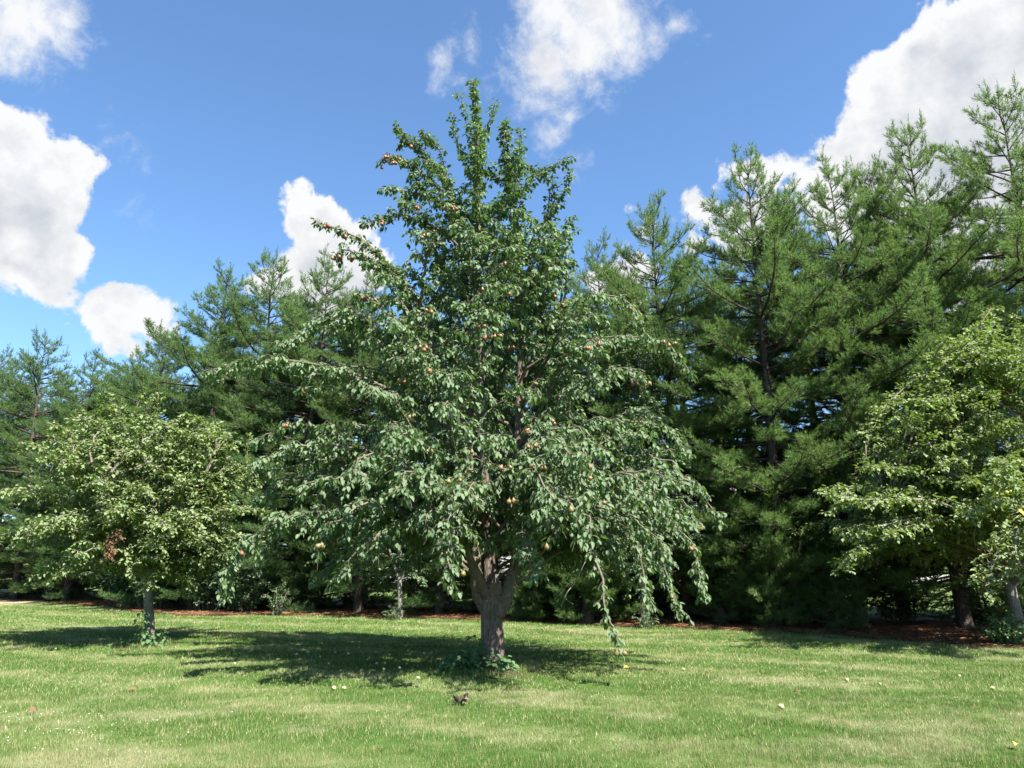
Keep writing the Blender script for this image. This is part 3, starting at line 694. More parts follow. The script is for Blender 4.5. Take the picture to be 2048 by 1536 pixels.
    for px, py, k in spots:
        d = ray(px, py); d = d / np.linalg.norm(d); rel = S - cl; tt = rel @ d; off = np.linalg.norm(rel - tt[:, None] * d, axis=1)
        c = np.where(off < .12)[0]
        j = c[np.argmin(tt[c])] if len(c) else np.argmin(off)
        want.append((S[j], k))
    for _ in range(75): want.append((S[r_.integers(len(S))], 1 + int(r_.uniform() < .4)))
    g = Geo(); near = np.min(np.linalg.norm(S[:, None] - np.array([w_[0] for w_ in want[:12]])[None], axis=2), axis=1) < .38
    pts = S[near]; m = 2; P = np.repeat(pts, m, 0) + r_.normal(size=(len(pts) * m, 3)) * .025
    put_leaves(g, P, r_.normal(size=P.shape) + [0, 0, -.8], r_.normal(size=P.shape) + [0, -.4, .8], r_.uniform(.05, .09, len(P)), r_.uniform(0, 1, len(P)), LEAF4, LEAF4_F)
    tag(g.obj('bronze_leaves', M_BRONZE_LEAF, root), 'bronze-brown leaves at the upper left tips', kind='stuff')
    for p, k in want:
        for q in range(k):
            o = link('pear', ME_PEAR, root)
            s_ = r_.uniform(.72, .98); o.scale = (s_, s_, s_ * r_.uniform(.88, 1.02))
            o.location = Vector(p + norm(cl - p) * .09 + np.array([r_.normal() * .045, r_.normal() * .03, -.02 - .04 * r_.uniform()])); o.rotation_euler = (r_.normal() * .35, r_.normal() * .35, r_.uniform(0, 6))
            o.color = (float(.38 + np.clip((p[2] - 2.) / 5.5, 0, 1) * .6 + r_.uniform(-.3, .35)), r_.uniform(), r_.uniform(), 1)
build_pear()

# ------------------------------------------------------------------ apple trees and the fruit trees behind
def generic_tree(name, label, group, base, trunk_pts, trunk_r, leaders, prof, n, zr, depth, par, leaf_m, seed, bark=M_APPLE_BARK, rise=(.3, .9), droop=.8, tpl=ROUND6, fc=LEAF6_F, single=0, r0=.03, flute=.05, n_keep=5, fill=(.72, 1.), zpow=1., bias=None, front_min=None):
    root = thing(name, label, 'tree', base, group)
    T = Tree(seed)
    P = spline(trunk_pts, 16)
    tr = trunk_mesh(P, np.interp(np.linspace(0, 1, 16), [0, .12, .8, 1], [trunk_r * 1.2, trunk_r, trunk_r * .92, trunk_r * .95]), flute, seed, 16, .15)
    for Q, r_ in leaders: tr.tube(Q, .010 + (r_ - .010) * (1 - np.linspace(0, 1, len(Q))) ** 1.5, 8)
    tr.obj('trunk', bark, root, True)
    auto_limbs(T, [Q for Q, _ in leaders], prof, n, zr, depth, par, rise, seed + 1, droop, r0, keep_every=n_keep, fill=fill, zpow=zpow, bias=bias, front_min=front_min)
    return root, T, (bark, leaf_m, tpl, fc, single, np.array([0, 0, EYE]) - np.asarray(base))

def B_x(o): return o.location.x
def done(root, T, a):
    crown, n = finish_tree(T, root, a[0], a[1], a[2], a[3], a[4], a[5], tint=(lambda p, r_: np.clip(r_.normal(.64 if B_x(root) > 0 else .45, .25, len(p)), 0, 1)) if a[1] == M_APPLE_LEAF else None, drop_x=1.0 if root.name == 'apple_tree.001' else None); print(root.name, n)
    return crown

def build_left_apple():
    B = APL0; Y = B[1]
    def L(px, py, dy=0.): return at(px, py, Y + dy) - B
    tp = [L(300, 1292), L(299, 1240), L(296, 1190), L(294, 1145)]; tp[0][2] = -.05
    leaders = [(spline([L(*p) for p in q], 18), r_) for q, r_ in [
        ([(294, 1150, 0), (260, 1090, .1), (200, 1010, .2), (140, 960, .3)], .07), ([(294, 1150, 0), (300, 1060, .1), (290, 950, 0), (270, 850, 0)], .075),
        ([(296, 1150, 0), (340, 1080, -.2), (390, 990, -.3), (430, 900, -.2)], .065), ([(292, 1150, 0), (250, 1100, -.7), (220, 1050, -1.2), (200, 980, -1.4)], .055), ([(296, 1150, 0), (330, 1080, .7), (340, 1000, 1.2)], .05)]]
    prof = profile([(1185, 60, 400), (1140, -20, 440), (1080, -30, 500), (1020, -10, 510), (960, 50, 490), (900, 90, 475), (860, 120, 450), (820, 160, 390), (785, 200, 320)], Y, B)
    par = dict(sag=.3, lift=.7, gap=.065, k=5, leaf=.088, droop=.25, side=.55, step=.10, spread=.8)
    root, T, a = generic_tree('apple_tree', 'low spreading apple tree with a thin bare trunk on the left of the lawn', None, B, tp, .095, leaders, prof, 125, (L(300, 1175)[2], L(300, 830)[2]), .9, par, M_APPLE_LEAF, 31, droop=.6, tpl=APPLE4, fc=LEAF4_F, fill=(.72, 1.10))
    up = dict(par, side=.12, k=4, step=.07, gap=.05, leaf=.08, lift=.8, droop=-.3)
    r_ = np.random.default_rng(3)
    for px, py in [(215, 785), (225, 800), (285, 785), (315, 790), (245, 800), (420, 850), (340, 850), (380, 855), (150, 820), (95, 890), (130, 870), (455, 870), (180, 860), (60, 945), (500, 870), (300, 800)]:
        q = L(px, py, r_.uniform(-.8, .6)); p0 = q + np.array([r_.normal() * .12, r_.normal() * .1, -.75])
        T.limb(spline([p0, p0 * .5 + q * .5 + r_.normal(size=3) * .04, q], 7), .012, up, start=.1, keep=False)
    crown = done(root, T, a)
    # withered brown sprays left of the trunk
    g = Geo(); n = 150; t = r_.uniform(0, 1, n)
    c = spline([L(238, 1060, -2.), L(222, 1090, -2.), L(216, 1118, -2.)], 12); P = sample(c, t * arclen(c)[-1]) + r_.normal(size=(n, 3)) * np.array([.05, .06, .04])
    ax = r_.normal(size=(n, 3)) * .6 + np.array([0, 0, -.7]); put_leaves(g, P, ax, r_.normal(size=(n, 3)) + np.array([0, -.5, .3]), r_.uniform(.04, .08, n), r_.uniform(0, 1, n), LEAF4, LEAF4_F)
    g.tube(c, .006, 4); tag(g.obj('withered_spray', M_BROWN_LEAF, root), 'spray of brown withered leaves')

def build_right_apple():
    B = APR0; Y = B[1]
    def L(px, py, dy=0.): return at(px, py, Y + dy) - B
    tp = [L(2043, 1290), L(2034, 1230), L(2022, 1180), L(2012, 1140)]; tp[0][2] = -.05
    leaders = [(spline([L(*p) for p in q], 18), r_) for q, r_ in [
        ([(2013, 1142, 0), (1985, 1105, -.1), (1945, 1070, -.3), (1880, 1040, -.7), (1780, 1010, -1.0)], .085),
        ([(2020, 1160, 0), (2046, 1120, -.3), (2000, 1075, -.8), (1946, 1034, -1.2), (1900, 960, -1.5)], .085),
        ([(2022, 1165, .1), (2060, 1060, .1), (2080, 920, 0), (2060, 780, -.1), (2040, 690, -.2)], .08), ([(2024, 1170, .1), (2140, 1080, .1), (2250, 980, -.1), (2330, 880, -.2)], .075),
        ([(2016, 1150, 0), (2010, 1080, .9), (1980, 980, 1.5), (1960, 860, 1.6)], .06), ([(2024, 1170, 0), (2080, 1100, -1.2), (2110, 1000, -2.0), (2090, 900, -2.3)], .06)]]
    prof = profile([(1200, 1800, 2300), (1145, 1700, 2400), (1100, 1665, 2430), (1050, 1640, 2450), (1000, 1640, 2450), (960, 1700, 2440), (900, 1730, 2430), (840, 1760, 2400), (780, 1790, 2350), (720, 1850, 2300), (670, 1905, 2250), (625, 1970, 2180)], Y, B)
    par = dict(sag=.3, lift=.6, gap=.07, k=5, leaf=.092, droop=.3, side=.55, step=.115, spread=.8)
    root, T, a = generic_tree('apple_tree', 'pale green apple tree with a leaning trunk, cut off by the right edge', None, B, tp, .105, leaders, prof, 104, (L(2040, 1150)[2], L(2040, 680)[2]), 1.12, par, M_APPLE_LEAF, 41, droop=.5, tpl=APPLE4, fc=LEAF4_F, fill=(.82, 1.04), bias=(.5, 2.0, 4.75), front_min=2.0, r0=.017)
    for Q, _ in leaders: T.limb(Q, .03, par, start=.30, keep=False, wood=False, dens=1.5)
    for pts in [[(1946, 1034, -1.2), (1860, 1000, -2.), (1740, 1000, -2.4), (1650, 990, -2.5)], [(1900, 1045, -.7), (1800, 1040, -1.6), (1720, 1080, -2.), (1690, 1140, -2.1)], [(2000, 1100, -.8), (2010, 1090, -2.2), (1985, 1130, -2.8), (1970, 1190, -3.)], [(2040, 1080, -1.2), (2035, 1060, -2.6), (2030, 1100, -3.2), (2030, 1150, -3.3)],
                [(2060, 800, -.2), (2010, 720, -.5), (1970, 660, -.6)], [(2050, 760, -.2), (2040, 690, -.4), (2030, 630, -.5)]]:
        T.limb(spline([L(*p) for p in pts], 12), .028, par, start=.3)
    rr = np.random.default_rng(43)
    for px, py in [(1660, 1010), (1690, 1060), (1700, 1120), (1740, 960), (1770, 900), (1790, 850), (1830, 800), (1860, 760), (1910, 710), (1950, 670), (1990, 640), (1850, 900), (1900, 830), (1960, 780), (1820, 980), (1870, 1010), (1930, 900), (1990, 860), (2030, 740), (1780, 1060), (1840, 1100), (1920, 960), (2010, 960), (1990, 730), (2040, 830), (1950, 1010)]:
        for dy in (rr.uniform(-2.4, -1.2), rr.uniform(-1.2, 0), rr.uniform(0, 1.3)):
            tip = L(px + rr.normal() * 14, py + rr.normal() * 14, dy); Q = leaders[rr.integers(3)][0]; zz_ = np.clip(tip[2] - np.hypot(tip[0], tip[1]) * .35, Q[0, 2] + .2, Q[-1, 2]); p0 = np.array([np.interp(zz_, Q[:, 2], Q[:, k]) for k in range(3)])
            Ld = np.linalg.norm(tip - p0); mid = .55 * tip + .45 * p0 + np.array([0, 0, .22 * Ld])
            T.limb(bez(p0, .5 * p0 + .5 * mid, mid, tip, 10), .012 + .006 * Ld, par, start=.4, keep=False)
    crown = done(root, T, a)
    r_ = np.random.default_rng(4)
    for px, py, dy in [(1995, 985, -3.), (2004, 986, -3.0), (2012, 982, -3.), (2022, 980, -3.), (2030, 935, -2.8)]:
        o = link('apple', ME_APPLE, root, Vector(L(px, py, dy))); s_ = r_.uniform(.65, .85); o.scale = (s_, s_, s_); o.rotation_euler = (r_.normal() * .3, r_.normal() * .3, 0)
    for px, py in [(2037, 1018), (2044, 1022)]:
        g = Geo(); put_leaves(g, L(px, py, -3.1)[None], np.array([[r_.normal() * .4, -.2, -1]]), np.array([[0, -1, .4]]), np.array([.1]), np.array([r_.uniform()]), ROUND6, LEAF6_F)
        tag(g.obj('leaf', M_YELLOW_LEAF, root), 'yellowed leaf')
    # bare dead spur hanging below the limb
    g = Geo(); g.tube(spline([L(1945, 1035, -1.3), L(1952, 1050, -1.3), L(1948, 1070, -1.3), L(1951, 1092, -1.3)], 8), np.linspace(.012, .006, 8), 5); g.obj('dead_twig', M_DEAD_WOOD, root)

def build_back_trees():
    for (tx, ty, topy, outline, lab, seed, n) in [
        (1288, 1252, 1150, [(1165, 1200, 1380), (1100, 1150, 1440), (1000, 1140, 1430), (900, 1140, 1410), (800, 1150, 1390), (700, 1170, 1370), (640, 1200, 1340), (600, 1230, 1310)], 'slim grey-trunked fruit tree half hidden behind the right side of the pear', 51, 56),
        (800, 1238, 1160, [(1170, 720, 880), (1120, 690, 920), (1000, 660, 950), (900, 660, 950), (820, 690, 920), (760, 740, 870)], 'slender pale-trunked fruit tree hidden behind the left side of the pear', 61, 34)]:
        B = gnd(tx, ty); Y = B[1]
        def L(px, py, dy=0.): return at(px, py, Y + dy) - B
        tp = [L(tx, ty + 4), L(tx, ty - 40), L(tx - 1, topy)]; tp[0][2] = -.05; x0 = tx
        leaders = [(spline([L(*p) for p in q], 12), .05) for q in [([(x0, topy + 6, 0), (x0 - 30, topy - 90, .1), (x0 - 60, topy - 210, .2)]), ([(x0, topy + 6, 0), (x0 + 35, topy - 90, -.2), (x0 + 60, topy - 210, -.3)]), ([(x0, topy + 6, 0), (x0 + 2, topy - 120, .3), (x0, topy - 330, .2)])]]
        prof = profile(outline, Y, B)
        par = dict(sag=.35, lift=.5, gap=.075, k=5, leaf=.09, droop=.35, side=.55, step=.12, spread=.8)
        root, T, a = generic_tree('fruit_tree', lab, None, B, tp, .09 if tx > 1000 else .075, leaders, prof, n, (L(tx, outline[0][0] - 10)[2], L(tx, outline[-1][0] + 20)[2]), .85, par, M_BACK_LEAF, seed, tpl=LEAF4 * np.array([1.1, 1, 1]), fc=LEAF4_F)
        done(root, T, a)
build_left_apple(); build_right_apple(); build_back_trees()

# ------------------------------------------------------------------ white pines
def needles(g, p, d, L, n, nl, width, r_, tint):
    """bottle-brush shoots: n needles round each shoot (p, d, L), more forward towards the tip"""
    N = len(p); p = np.repeat(p, n, 0); d = np.repeat(d, n, 0); L = np.repeat(L, n); m = N * n
    t = r_.uniform(0, 1, m) ** .8
    rnd = r_.normal(size=(m, 3)); per = norm(rnd - (rnd * d).sum(-1, keepdims=True) * d)
    al = np.interp(t, [0, .7, 1], [1.0, .75, .35]) + r_.normal(size=m) * .15
    ax = norm(d * np.cos(al)[:, None] + per * np.sin(al)[:, None] + np.array([0, 0, -.08]))
    base = p + d * (L * t)[:, None]
    side = norm(np.cross(ax, r_.normal(size=(m, 3)))); ln = nl * r_.uniform(.75, 1.15, m)
    w_ = width * .5
    V = np.stack([base - side * w_, base + side * w_, base + ax * ln[:, None]], 1).reshape(-1, 3)
    tt = np.clip(np.repeat(tint, n) + r_.normal(size=m) * .08, 0, 1)
    g.add(V, np.arange(3 * m).reshape(-1, 3), None, np.repeat(tt, 3))

def pine_parts(seed, H=13., low=1.6, rmax=2.9, n_need=27, dead=True, fork=False, TW=.085, dz=1.):
    r_ = np.random.default_rng(seed); wood = Geo(); bough = Geo(); need = Geo()
    bend = r_.normal(size=2) * .12
    zz = np.linspace(-.1, H, 26); stem = np.stack([bend[0] * np.sin(zz * .4), bend[1] * np.sin(zz * .33 + 1), zz], -1)
    rad = np.interp(zz / H, [0, .03, .5, .9, 1], [.20, .165, .10, .022, .008]); wood.tube(stem, rad, 10)
    stems = [(stem, H)]
    if fork:
        z0 = .55 * H; q = np.linspace(0, 1, 12); top = H * .93
        S2 = np.stack([np.interp(z0, zz, stem[:, 0]) + .9 * q ** .7, np.full(12, np.interp(z0, zz, stem[:, 1])) + .4 * q, z0 + (top - z0) * q], -1); wood.tube(S2, np.linspace(.06, .008, 12), 7); stems.append((S2, top))
    SP, SD, SL, ST = [], [], [], []
    def shoot(p, d, L, t): SP.append(p); SD.append(d); SL.append(L); ST.append(t)
    def bough_at(p0, az, phi0, L, base_t, tw_k=1.):
        steps = 8; pts = [p0]; ds = L / (steps - 1); a_ = az; up = r_.uniform(.2, .6)
        for k in range(steps - 1):
            f = k / (steps - 2); phi = phi0 + (f ** 1.6) * up - .10 * math.sin(f * 3.1)
            a_ += r_.normal() * .09
            pts.append(pts[-1] + ds * np.array([math.cos(a_) * math.cos(phi), math.sin(a_) * math.cos(phi), math.sin(phi)]))
        P = np.array(pts); bough.tube(P, np.linspace(.010 + .011 * L, .005, steps), 4)
        tan = norm(np.gradient(P, axis=0)); AL = arclen(P)
        clump = r_.normal() * .15
        shoot(P[-1] - tan[-1] * .12, tan[-1], .32, base_t + clump)
        if tw_k > 1.3:
            for _ in range(3):
                c_ = sample(P, np.array([L * r_.uniform(.6, 1.)]))[0]; dv = norm(tan[-1] * .35 + r_.normal(size=3) * .12 + np.array([0, 0, 1.])); lv = r_.uniform(.3, .55)
                bough.tube(np.array([c_, c_ + dv * lv]), [.006, .003], 3, cap=False); shoot(c_ + dv * .06, dv, lv, base_t + clump)
        q = .26 * L if L > .9 else .12; flip = 1
        while q < L:
            f = q / L; p = sample(P, np.array([q]))[0]; t = norm(np.array([np.interp(q, AL, tan[:, k]) for k in range(3)]))
            side = norm(np.cross(t, [0, 0, 1.]) + 1e-4) * flip; flip = -flip
            Lt = (.18 + .44 * (1 - f) ** .7 * min(1, L / 1.8)) * r_.uniform(.6, 1.3)
            e = r_.uniform(-.30, .95)
            d0 = norm(t * .7 + side * r_.uniform(.3, 1.0) + np.array([0, 0, e]))
            d1 = norm(d0 + t * .2 + np.array([0, 0, .6])); m = p + d0 * Lt * .6; e_ = m + d1 * Lt * .5
            bough.tube(np.array([p, m, e_]), [.006, .004, .003], 3, cap=False)
            tt = base_t + clump + r_.normal() * .15
            shoot(m - d1 * .02, d1, Lt * .5 + .07, tt + .05)
            s2 = norm(np.cross(d0, [0, 0, 1.]) + 1e-4)
            for sg in (-1, 1):
                if Lt > .22 or r_.uniform() < .6: shoot(p + d0 * Lt * r_.uniform(.3, .6), norm(d0 + sg * s2 * .8 + np.array([0, 0, r_.uniform(.1, .7)])), .15 + .10 * r_.uniform(), tt)
            if Lt > .36:
                shoot(p + d0 * Lt * .35, norm(d0 * .6 + np.array([0, 0, .8])), .18, tt)
                if Lt > .5: shoot(p + d0 * Lt * .7, norm(d0 * .7 + s2 * r_.choice([-1, 1]) * .7 + np.array([0, 0, .4])), .18, tt)
            q += TW * tw_k * r_.uniform(.7, 1.35)
    for S, top in stems:
        z = max(low, S[0, 2] + .3); k0 = r_.uniform(0, 6)
        while z < top - .15:
            depth = top - z; ext = min(rmax, .25 + .33 * depth + .065 * depth ** 2) * r_.uniform(.78, 1.16)
            if z < low + 2: ext *= .86 + .07 * (z - low)
            if S is not stem: ext *= .75
            nb = 5 if depth > 1.2 else 4
            p0 = np.array([np.interp(z, S[:, 2], S[:, k]) for k in range(3)]); k0 += 1.1
            f = np.clip(1 - depth / 8., 0, 1); phi0 = .05 + .85 * f ** 2.2 - .28 * np.clip((3.2 - z) / 3.2, 0, 1)
            for b in range(nb):
                az = k0 + b * 2 * np.pi / nb + r_.normal() * .3; zb = np.clip(z + r_.normal() * .16, S[0, 2], top - .12)
                p0 = np.array([np.interp(zb, S[:, 2], S[:, k]) for k in range(3)])
                bough_at(p0, az, phi0 + r_.normal() * .12, ext / max(.45, math.cos(phi0 + .2)) * r_.uniform(.7, 1.12), np.clip(.42 + r_.normal() * .14, .1, .9), 2.2 if depth < 1.2 else 1.55 if depth < 2.6 else 1.)
            z += r_.uniform(.40, .58) * (.95 if depth > 2 else 1.) * dz
        tp = S[-1]
        shoot(tp - np.array([0, 0, .1]), np.array([0, 0, 1.]), .5, .5)
        for b in range(5):
            az = b * 1.257 + r_.normal() * .2; d = norm(np.array([math.cos(az) * .55, math.sin(az) * .55, .85])); p = tp - np.array([0, 0, .12 + .05 * r_.uniform()]); L = r_.uniform(.28, .5)
            bough.tube(np.array([p, p + d * L]), [.006, .003], 3); shoot(p + d * .1, norm(d + np.array([0, 0, .3])), L, .5)
    if dead:
        for _ in range(34):
            z = r_.uniform(.5, low + 1.8); az = r_.uniform(0, 6.28); L = r_.uniform(.6, 1.9); p0 = np.array([np.interp(z, zz, stem[:, 0]), np.interp(z, zz, stem[:, 1]), z])
            d = np.array([math.cos(az), math.sin(az), r_.uniform(-.25, .25)]); P = np.array([p0 + d * L * t + np.array([r_.normal() * .04, r_.normal() * .04, -.10 * L * t * t]) for t in (0, .35, .7, 1)])
            P[0] = p0; bough.tube(P, [.016, .010, .007, .003], 4)
            for _ in range(4):
                t = r_.uniform(.3, .95); q = sample(P, np.array([t * arclen(P)[-1]]))[0]; e = norm(d + r_.normal(size=3) * .7); bough.tube(np.array([q, q + e * r_.uniform(.2, .5)]), [.005, .002], 3)
    SP, SD, SL, ST = np.array(SP), np.array(SD), np.array(SL), np.array(ST)
    needles(need, SP, SD, SL, n_need, .118, .0135, r_, ST)
    print('pine', seed, len(SP), len(SP) * n_need)
    return wood.mesh('trunk', M_PINE_BARK, True), bough.mesh('branches', M_PINE_BARK, True), need.mesh('crown', M_NEEDLE)

PINES = [pine_parts(101, low=1.7, rmax=3.1), pine_parts(102, fork=True, low=1.0, rmax=3.0), pine_parts(103, rmax=3.2, low=.45)]; PINES.append(PINES[2])
def place_pine(var, x, y, H, rot, col, label, group='white pines in the windbreak row', wide=1.0, name='pine_tree'):
    root = thing(name, label, 'tree', (x, y, float(terrain(x, y))), group)
    k = H / 13.; root.scale = (k * wide, k * wide, k); root.rotation_euler = (0, 0, rot)
    for nm, me in zip(('trunk', 'branches', 'crown'), PINES[var]):
        o = link(nm, me, root); o.color = (*col, 1)
        if nm != 'trunk': o['kind'] = 'stuff'
    return root
GRN = (1.04, 1.08, 1.02); MIDC = (1., 1., 1.0); BLU = (.98, 1.05, 1.24)
rows = [  # x, y, height, variant, colour, label
    (14.0, 18.4, 14.7, 2, GRN, 'tallest dark pine at the right edge, behind the leaning apple tree'),
    (11.3, 19.2, 14.1, 1, GRN, 'tall two-stemmed pine with open spiky top, left of the tallest pine at the right edge'),
    (9.1, 19.7, 13.1, 0, GRN, 'pine with a bare dark trunk just left of the leaning apple tree'),
    (6.9, 19.6, 13.2, 1, GRN, 'bushy pine with a tall candle-like leader against the white cloud'),
    (4.7, 21.6, 12.9, 0, GRN, 'pine right beside the pear tree, topped by spiky shoots before the small cloud'),
    (2.6, 22.2, 11.8, 3, GRN, 'pine whose tip just shows beside the right shoulder of the pear tree'),
    (.3, 23.0, 10.9, 0, MIDC, 'pine hidden straight behind the pear tree trunk'),
    (-2.4, 24.2, 10.9, 2, MIDC, 'pine seen through the gaps in the left half of the pear tree'),
    (-5.0, 25.2, 12.0, 1, MIDC, 'pine showing above the left limbs of the pear tree'),
    (-7.2, 26.0, 12.9, 0, BLU, 'grey-green pine with upright shoots in front of the tall narrow cloud'),
    (-9.1, 27.0, 13.4, 3, BLU, 'pine with a single tall spire beside the tall narrow cloud'),
    (-11.5, 28.0, 13.1, 2, BLU, 'broad blue-green pine with curved tip standing above the left apple tree'),
    (-15.0, 30.2, 11.4, 0, BLU, 'pine in front of the low white cloud, above the left apple tree'),
    (-18.6, 32.0, 10.6, 1, BLU, 'lower pine between two taller ones, left of the low white cloud'),
    (-21.8, 33.4, 12.1, 2, BLU, 'blue-green pine towards the left edge, boughs down to the bare dirt'),
    (-25.2, 35.0, 11.8, 3, BLU, 'leftmost pine, cut by the left edge of the picture')]
for i, (x, y, H, v_, c_, lab) in enumerate(rows):
    place_pine(v_, x, y, H - .55, i * 1.93 + .4, c_, lab, wide=1.0 if x > -6 else 1.16)
second = [(9.6, 23.2, 12.6, 3, 'second-row pine behind the bare dark trunk, seen through the gap'), (5.9, 25.0, 11.9, 2, 'second-row pine whose twin dark trunks show in the gap beside the pear tree'),
          (13.6, 22.6, 13.2, 0, 'second-row pine behind the pines at the right edge'), (1.6, 26.2, 10.6, 1, 'second-row pine with dark trunk seen under the pear boughs'), (-16.9, 34.2, 10.8, 3, 'second-row pine filling the gap above the left apple tree'),
          (-.8, 27.2, 10.2, 2, 'second-row pine in deep shade straight behind the pear trunk'), (-3.8, 28.2, 10.6, 3, 'second-row pine in deep shade behind the left half of the pear'), (-6.2, 29.6, 11.2, 2, 'second-row pine behind the pale slender trunk'),
          (-10.2, 31.2, 11.4, 3, 'second-row pine behind the small pale-leaved shrub'), (-13.2, 32.6, 10.8, 2, 'second-row pine behind the dense dark shrubs'), (-20.4, 36.6, 11.0, 3, 'second-row pine above the bare dirt'), (-23.6, 38.2, 11.0, 2, 'second-row pine behind the left edge of the windbreak'),
          (3.6, 25.4, 11.2, 2, 'second-row pine closing the gap right of the pear tree'), (7.6, 23.6, 11.6, 2, 'second-row pine low behind the candle-topped pine'), (11.6, 22.4, 12.2, 1, 'second-row pine behind the leaning apple tree crown'), (17.0, 20.0, 13.6, 2, 'second-row pine past the right edge'),
          (-26.8, 39.0, 11.6, 1, 'second-row pine rising just inside the left edge'), (-11.9, 30.8, 11.6, 1, 'second-row pine between the broad blue-green pine and the low cloud'), (-18.2, 34.6, 11.2, 2, 'second-row pine under the left end of the low cloud'), (-8.3, 29.4, 11.8, 2, 'second-row pine low between the two spired pines')]
for i, (x, y, H, v_, lab) in enumerate(second):
    place_pine(v_, x, y, H, i * 2.3 + 1., MIDC if x > -8 else BLU, lab, 'pines of the second row', 1.12)

# young pines and low boughs in the shade of the row
YP = pine_parts(201, H=2.4, low=.12, rmax=.9, n_need=40, dead=False, TW=.07, dz=.42)
PINES.append(YP)
for px, py, H, lab in [(1062, 1242, 1.7, 'small bushy young pine in the shade just right of the pear trunk'), (1180, 1247, 2.2, 'dark young pine growing behind the hanging pear branch'), (1540, 1256, 2.1, 'young pine at the front of the needle bed below the right pines'),
                       (1672, 1262, 1.5, 'young pine beside the bare dark trunk on the right'), (1440, 1250, 1.9, 'young pine beneath the right-hand pear boughs'), (590, 1222, 2.0, 'young pine in deep shade left of the pear tree'),
                       (1530, 1244, 4.4, 'tallest young pine, added as sunlit low boughs left of the bare dark trunk')]:  # the tallest one is added, its lit boughs brighten the dark gap
    p = gnd(px, py); p[1] = max(p[1], edge_y(p[0]) + .25)
    o = place_pine(4, p[0], p[1], 13. * H / 2.4, px, MIDC, lab, 'young pines in the needle bed', 1.25, 'young_pine')

# ------------------------------------------------------------------ shrubs and weeds
def shrub(name, label, base, rx, ry, h, n_stem, leaf, seed, mat=M_SHRUB_LEAF, k=5, gap=.09, side=.4, group=None, tpl=LEAF4 * np.array([1.25, 1, 1])):
    root = thing(name, label, 'shrub', base, group); T = Tree(seed); r_ = np.random.default_rng(seed)
    par = dict(sag=.3, lift=.4, gap=gap * .75, k=k, leaf=leaf, droop=.25, side=side, step=.10, spread=.8)
    for i in range(n_stem):
        az = i * 2.4; f = math.sqrt((i + .5) / n_stem); tip = np.array([math.cos(az) * rx * f, math.sin(az) * ry * f, h * (1 - .62 * f ** 2.2) * r_.uniform(.8, 1.05)])
        p0 = np.array([math.cos(az) * rx * .25 * f, math.sin(az) * ry * .25 * f, -.02])
        T.limb(bez(p0, p0 + np.array([0, 0, tip[2] * .6]), tip * .75 + np.array([0, 0, .3 * h]), tip, 9), .014, par, start=.15, keep=False)
    crown, n = finish_tree(T, root, M_TWIG, mat, tpl, LEAF4_F); print(name, n)
    return root
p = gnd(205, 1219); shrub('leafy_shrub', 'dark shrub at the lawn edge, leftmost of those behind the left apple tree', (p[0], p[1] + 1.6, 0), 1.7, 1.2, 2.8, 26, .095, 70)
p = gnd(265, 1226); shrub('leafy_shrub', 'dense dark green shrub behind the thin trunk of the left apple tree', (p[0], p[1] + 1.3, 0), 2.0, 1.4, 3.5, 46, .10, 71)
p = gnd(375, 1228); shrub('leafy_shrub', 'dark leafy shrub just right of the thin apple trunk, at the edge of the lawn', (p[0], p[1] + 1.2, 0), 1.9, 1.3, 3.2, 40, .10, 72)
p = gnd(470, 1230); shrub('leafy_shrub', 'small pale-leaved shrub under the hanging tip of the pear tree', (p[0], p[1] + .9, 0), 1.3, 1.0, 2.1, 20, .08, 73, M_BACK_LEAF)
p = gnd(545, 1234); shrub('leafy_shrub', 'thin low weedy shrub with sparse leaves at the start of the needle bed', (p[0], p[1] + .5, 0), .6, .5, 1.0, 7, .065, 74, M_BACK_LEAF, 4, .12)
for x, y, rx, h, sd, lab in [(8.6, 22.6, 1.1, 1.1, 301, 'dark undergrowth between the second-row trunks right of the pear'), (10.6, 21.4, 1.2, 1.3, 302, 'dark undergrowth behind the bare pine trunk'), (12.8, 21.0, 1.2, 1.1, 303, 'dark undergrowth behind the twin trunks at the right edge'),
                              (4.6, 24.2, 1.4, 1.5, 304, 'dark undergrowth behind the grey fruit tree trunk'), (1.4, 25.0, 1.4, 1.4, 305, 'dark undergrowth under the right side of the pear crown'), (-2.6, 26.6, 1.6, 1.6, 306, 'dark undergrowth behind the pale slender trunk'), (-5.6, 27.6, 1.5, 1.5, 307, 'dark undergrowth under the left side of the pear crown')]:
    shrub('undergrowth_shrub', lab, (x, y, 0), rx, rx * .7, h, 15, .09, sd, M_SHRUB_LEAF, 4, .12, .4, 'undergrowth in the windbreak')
p = gnd(2015, 1292); shrub('leafy_shrub', 'dark low bush at the foot of the leaning apple trunk', (p[0], p[1], 0), .62, .5, .62, 16, .075, 75, M_WEED_LEAF, 5, .08, .2)
p = gnd(1290, 1256); shrub('weed_clump', 'low weeds round the foot of the grey trunk behind the pear', (p[0], p[1] - .1, 0), .4, .35, .45, 8, .06, 76, M_WEED_LEAF, 4, .08, .15)
p = gnd(786, 1240); shrub('weed_clump', 'little green weed beside the pale trunk left of the pear', (p[0], p[1], 0), .3, .3, .5, 6, .06, 77, M_WEED_LEAF, 4, .08, .15)

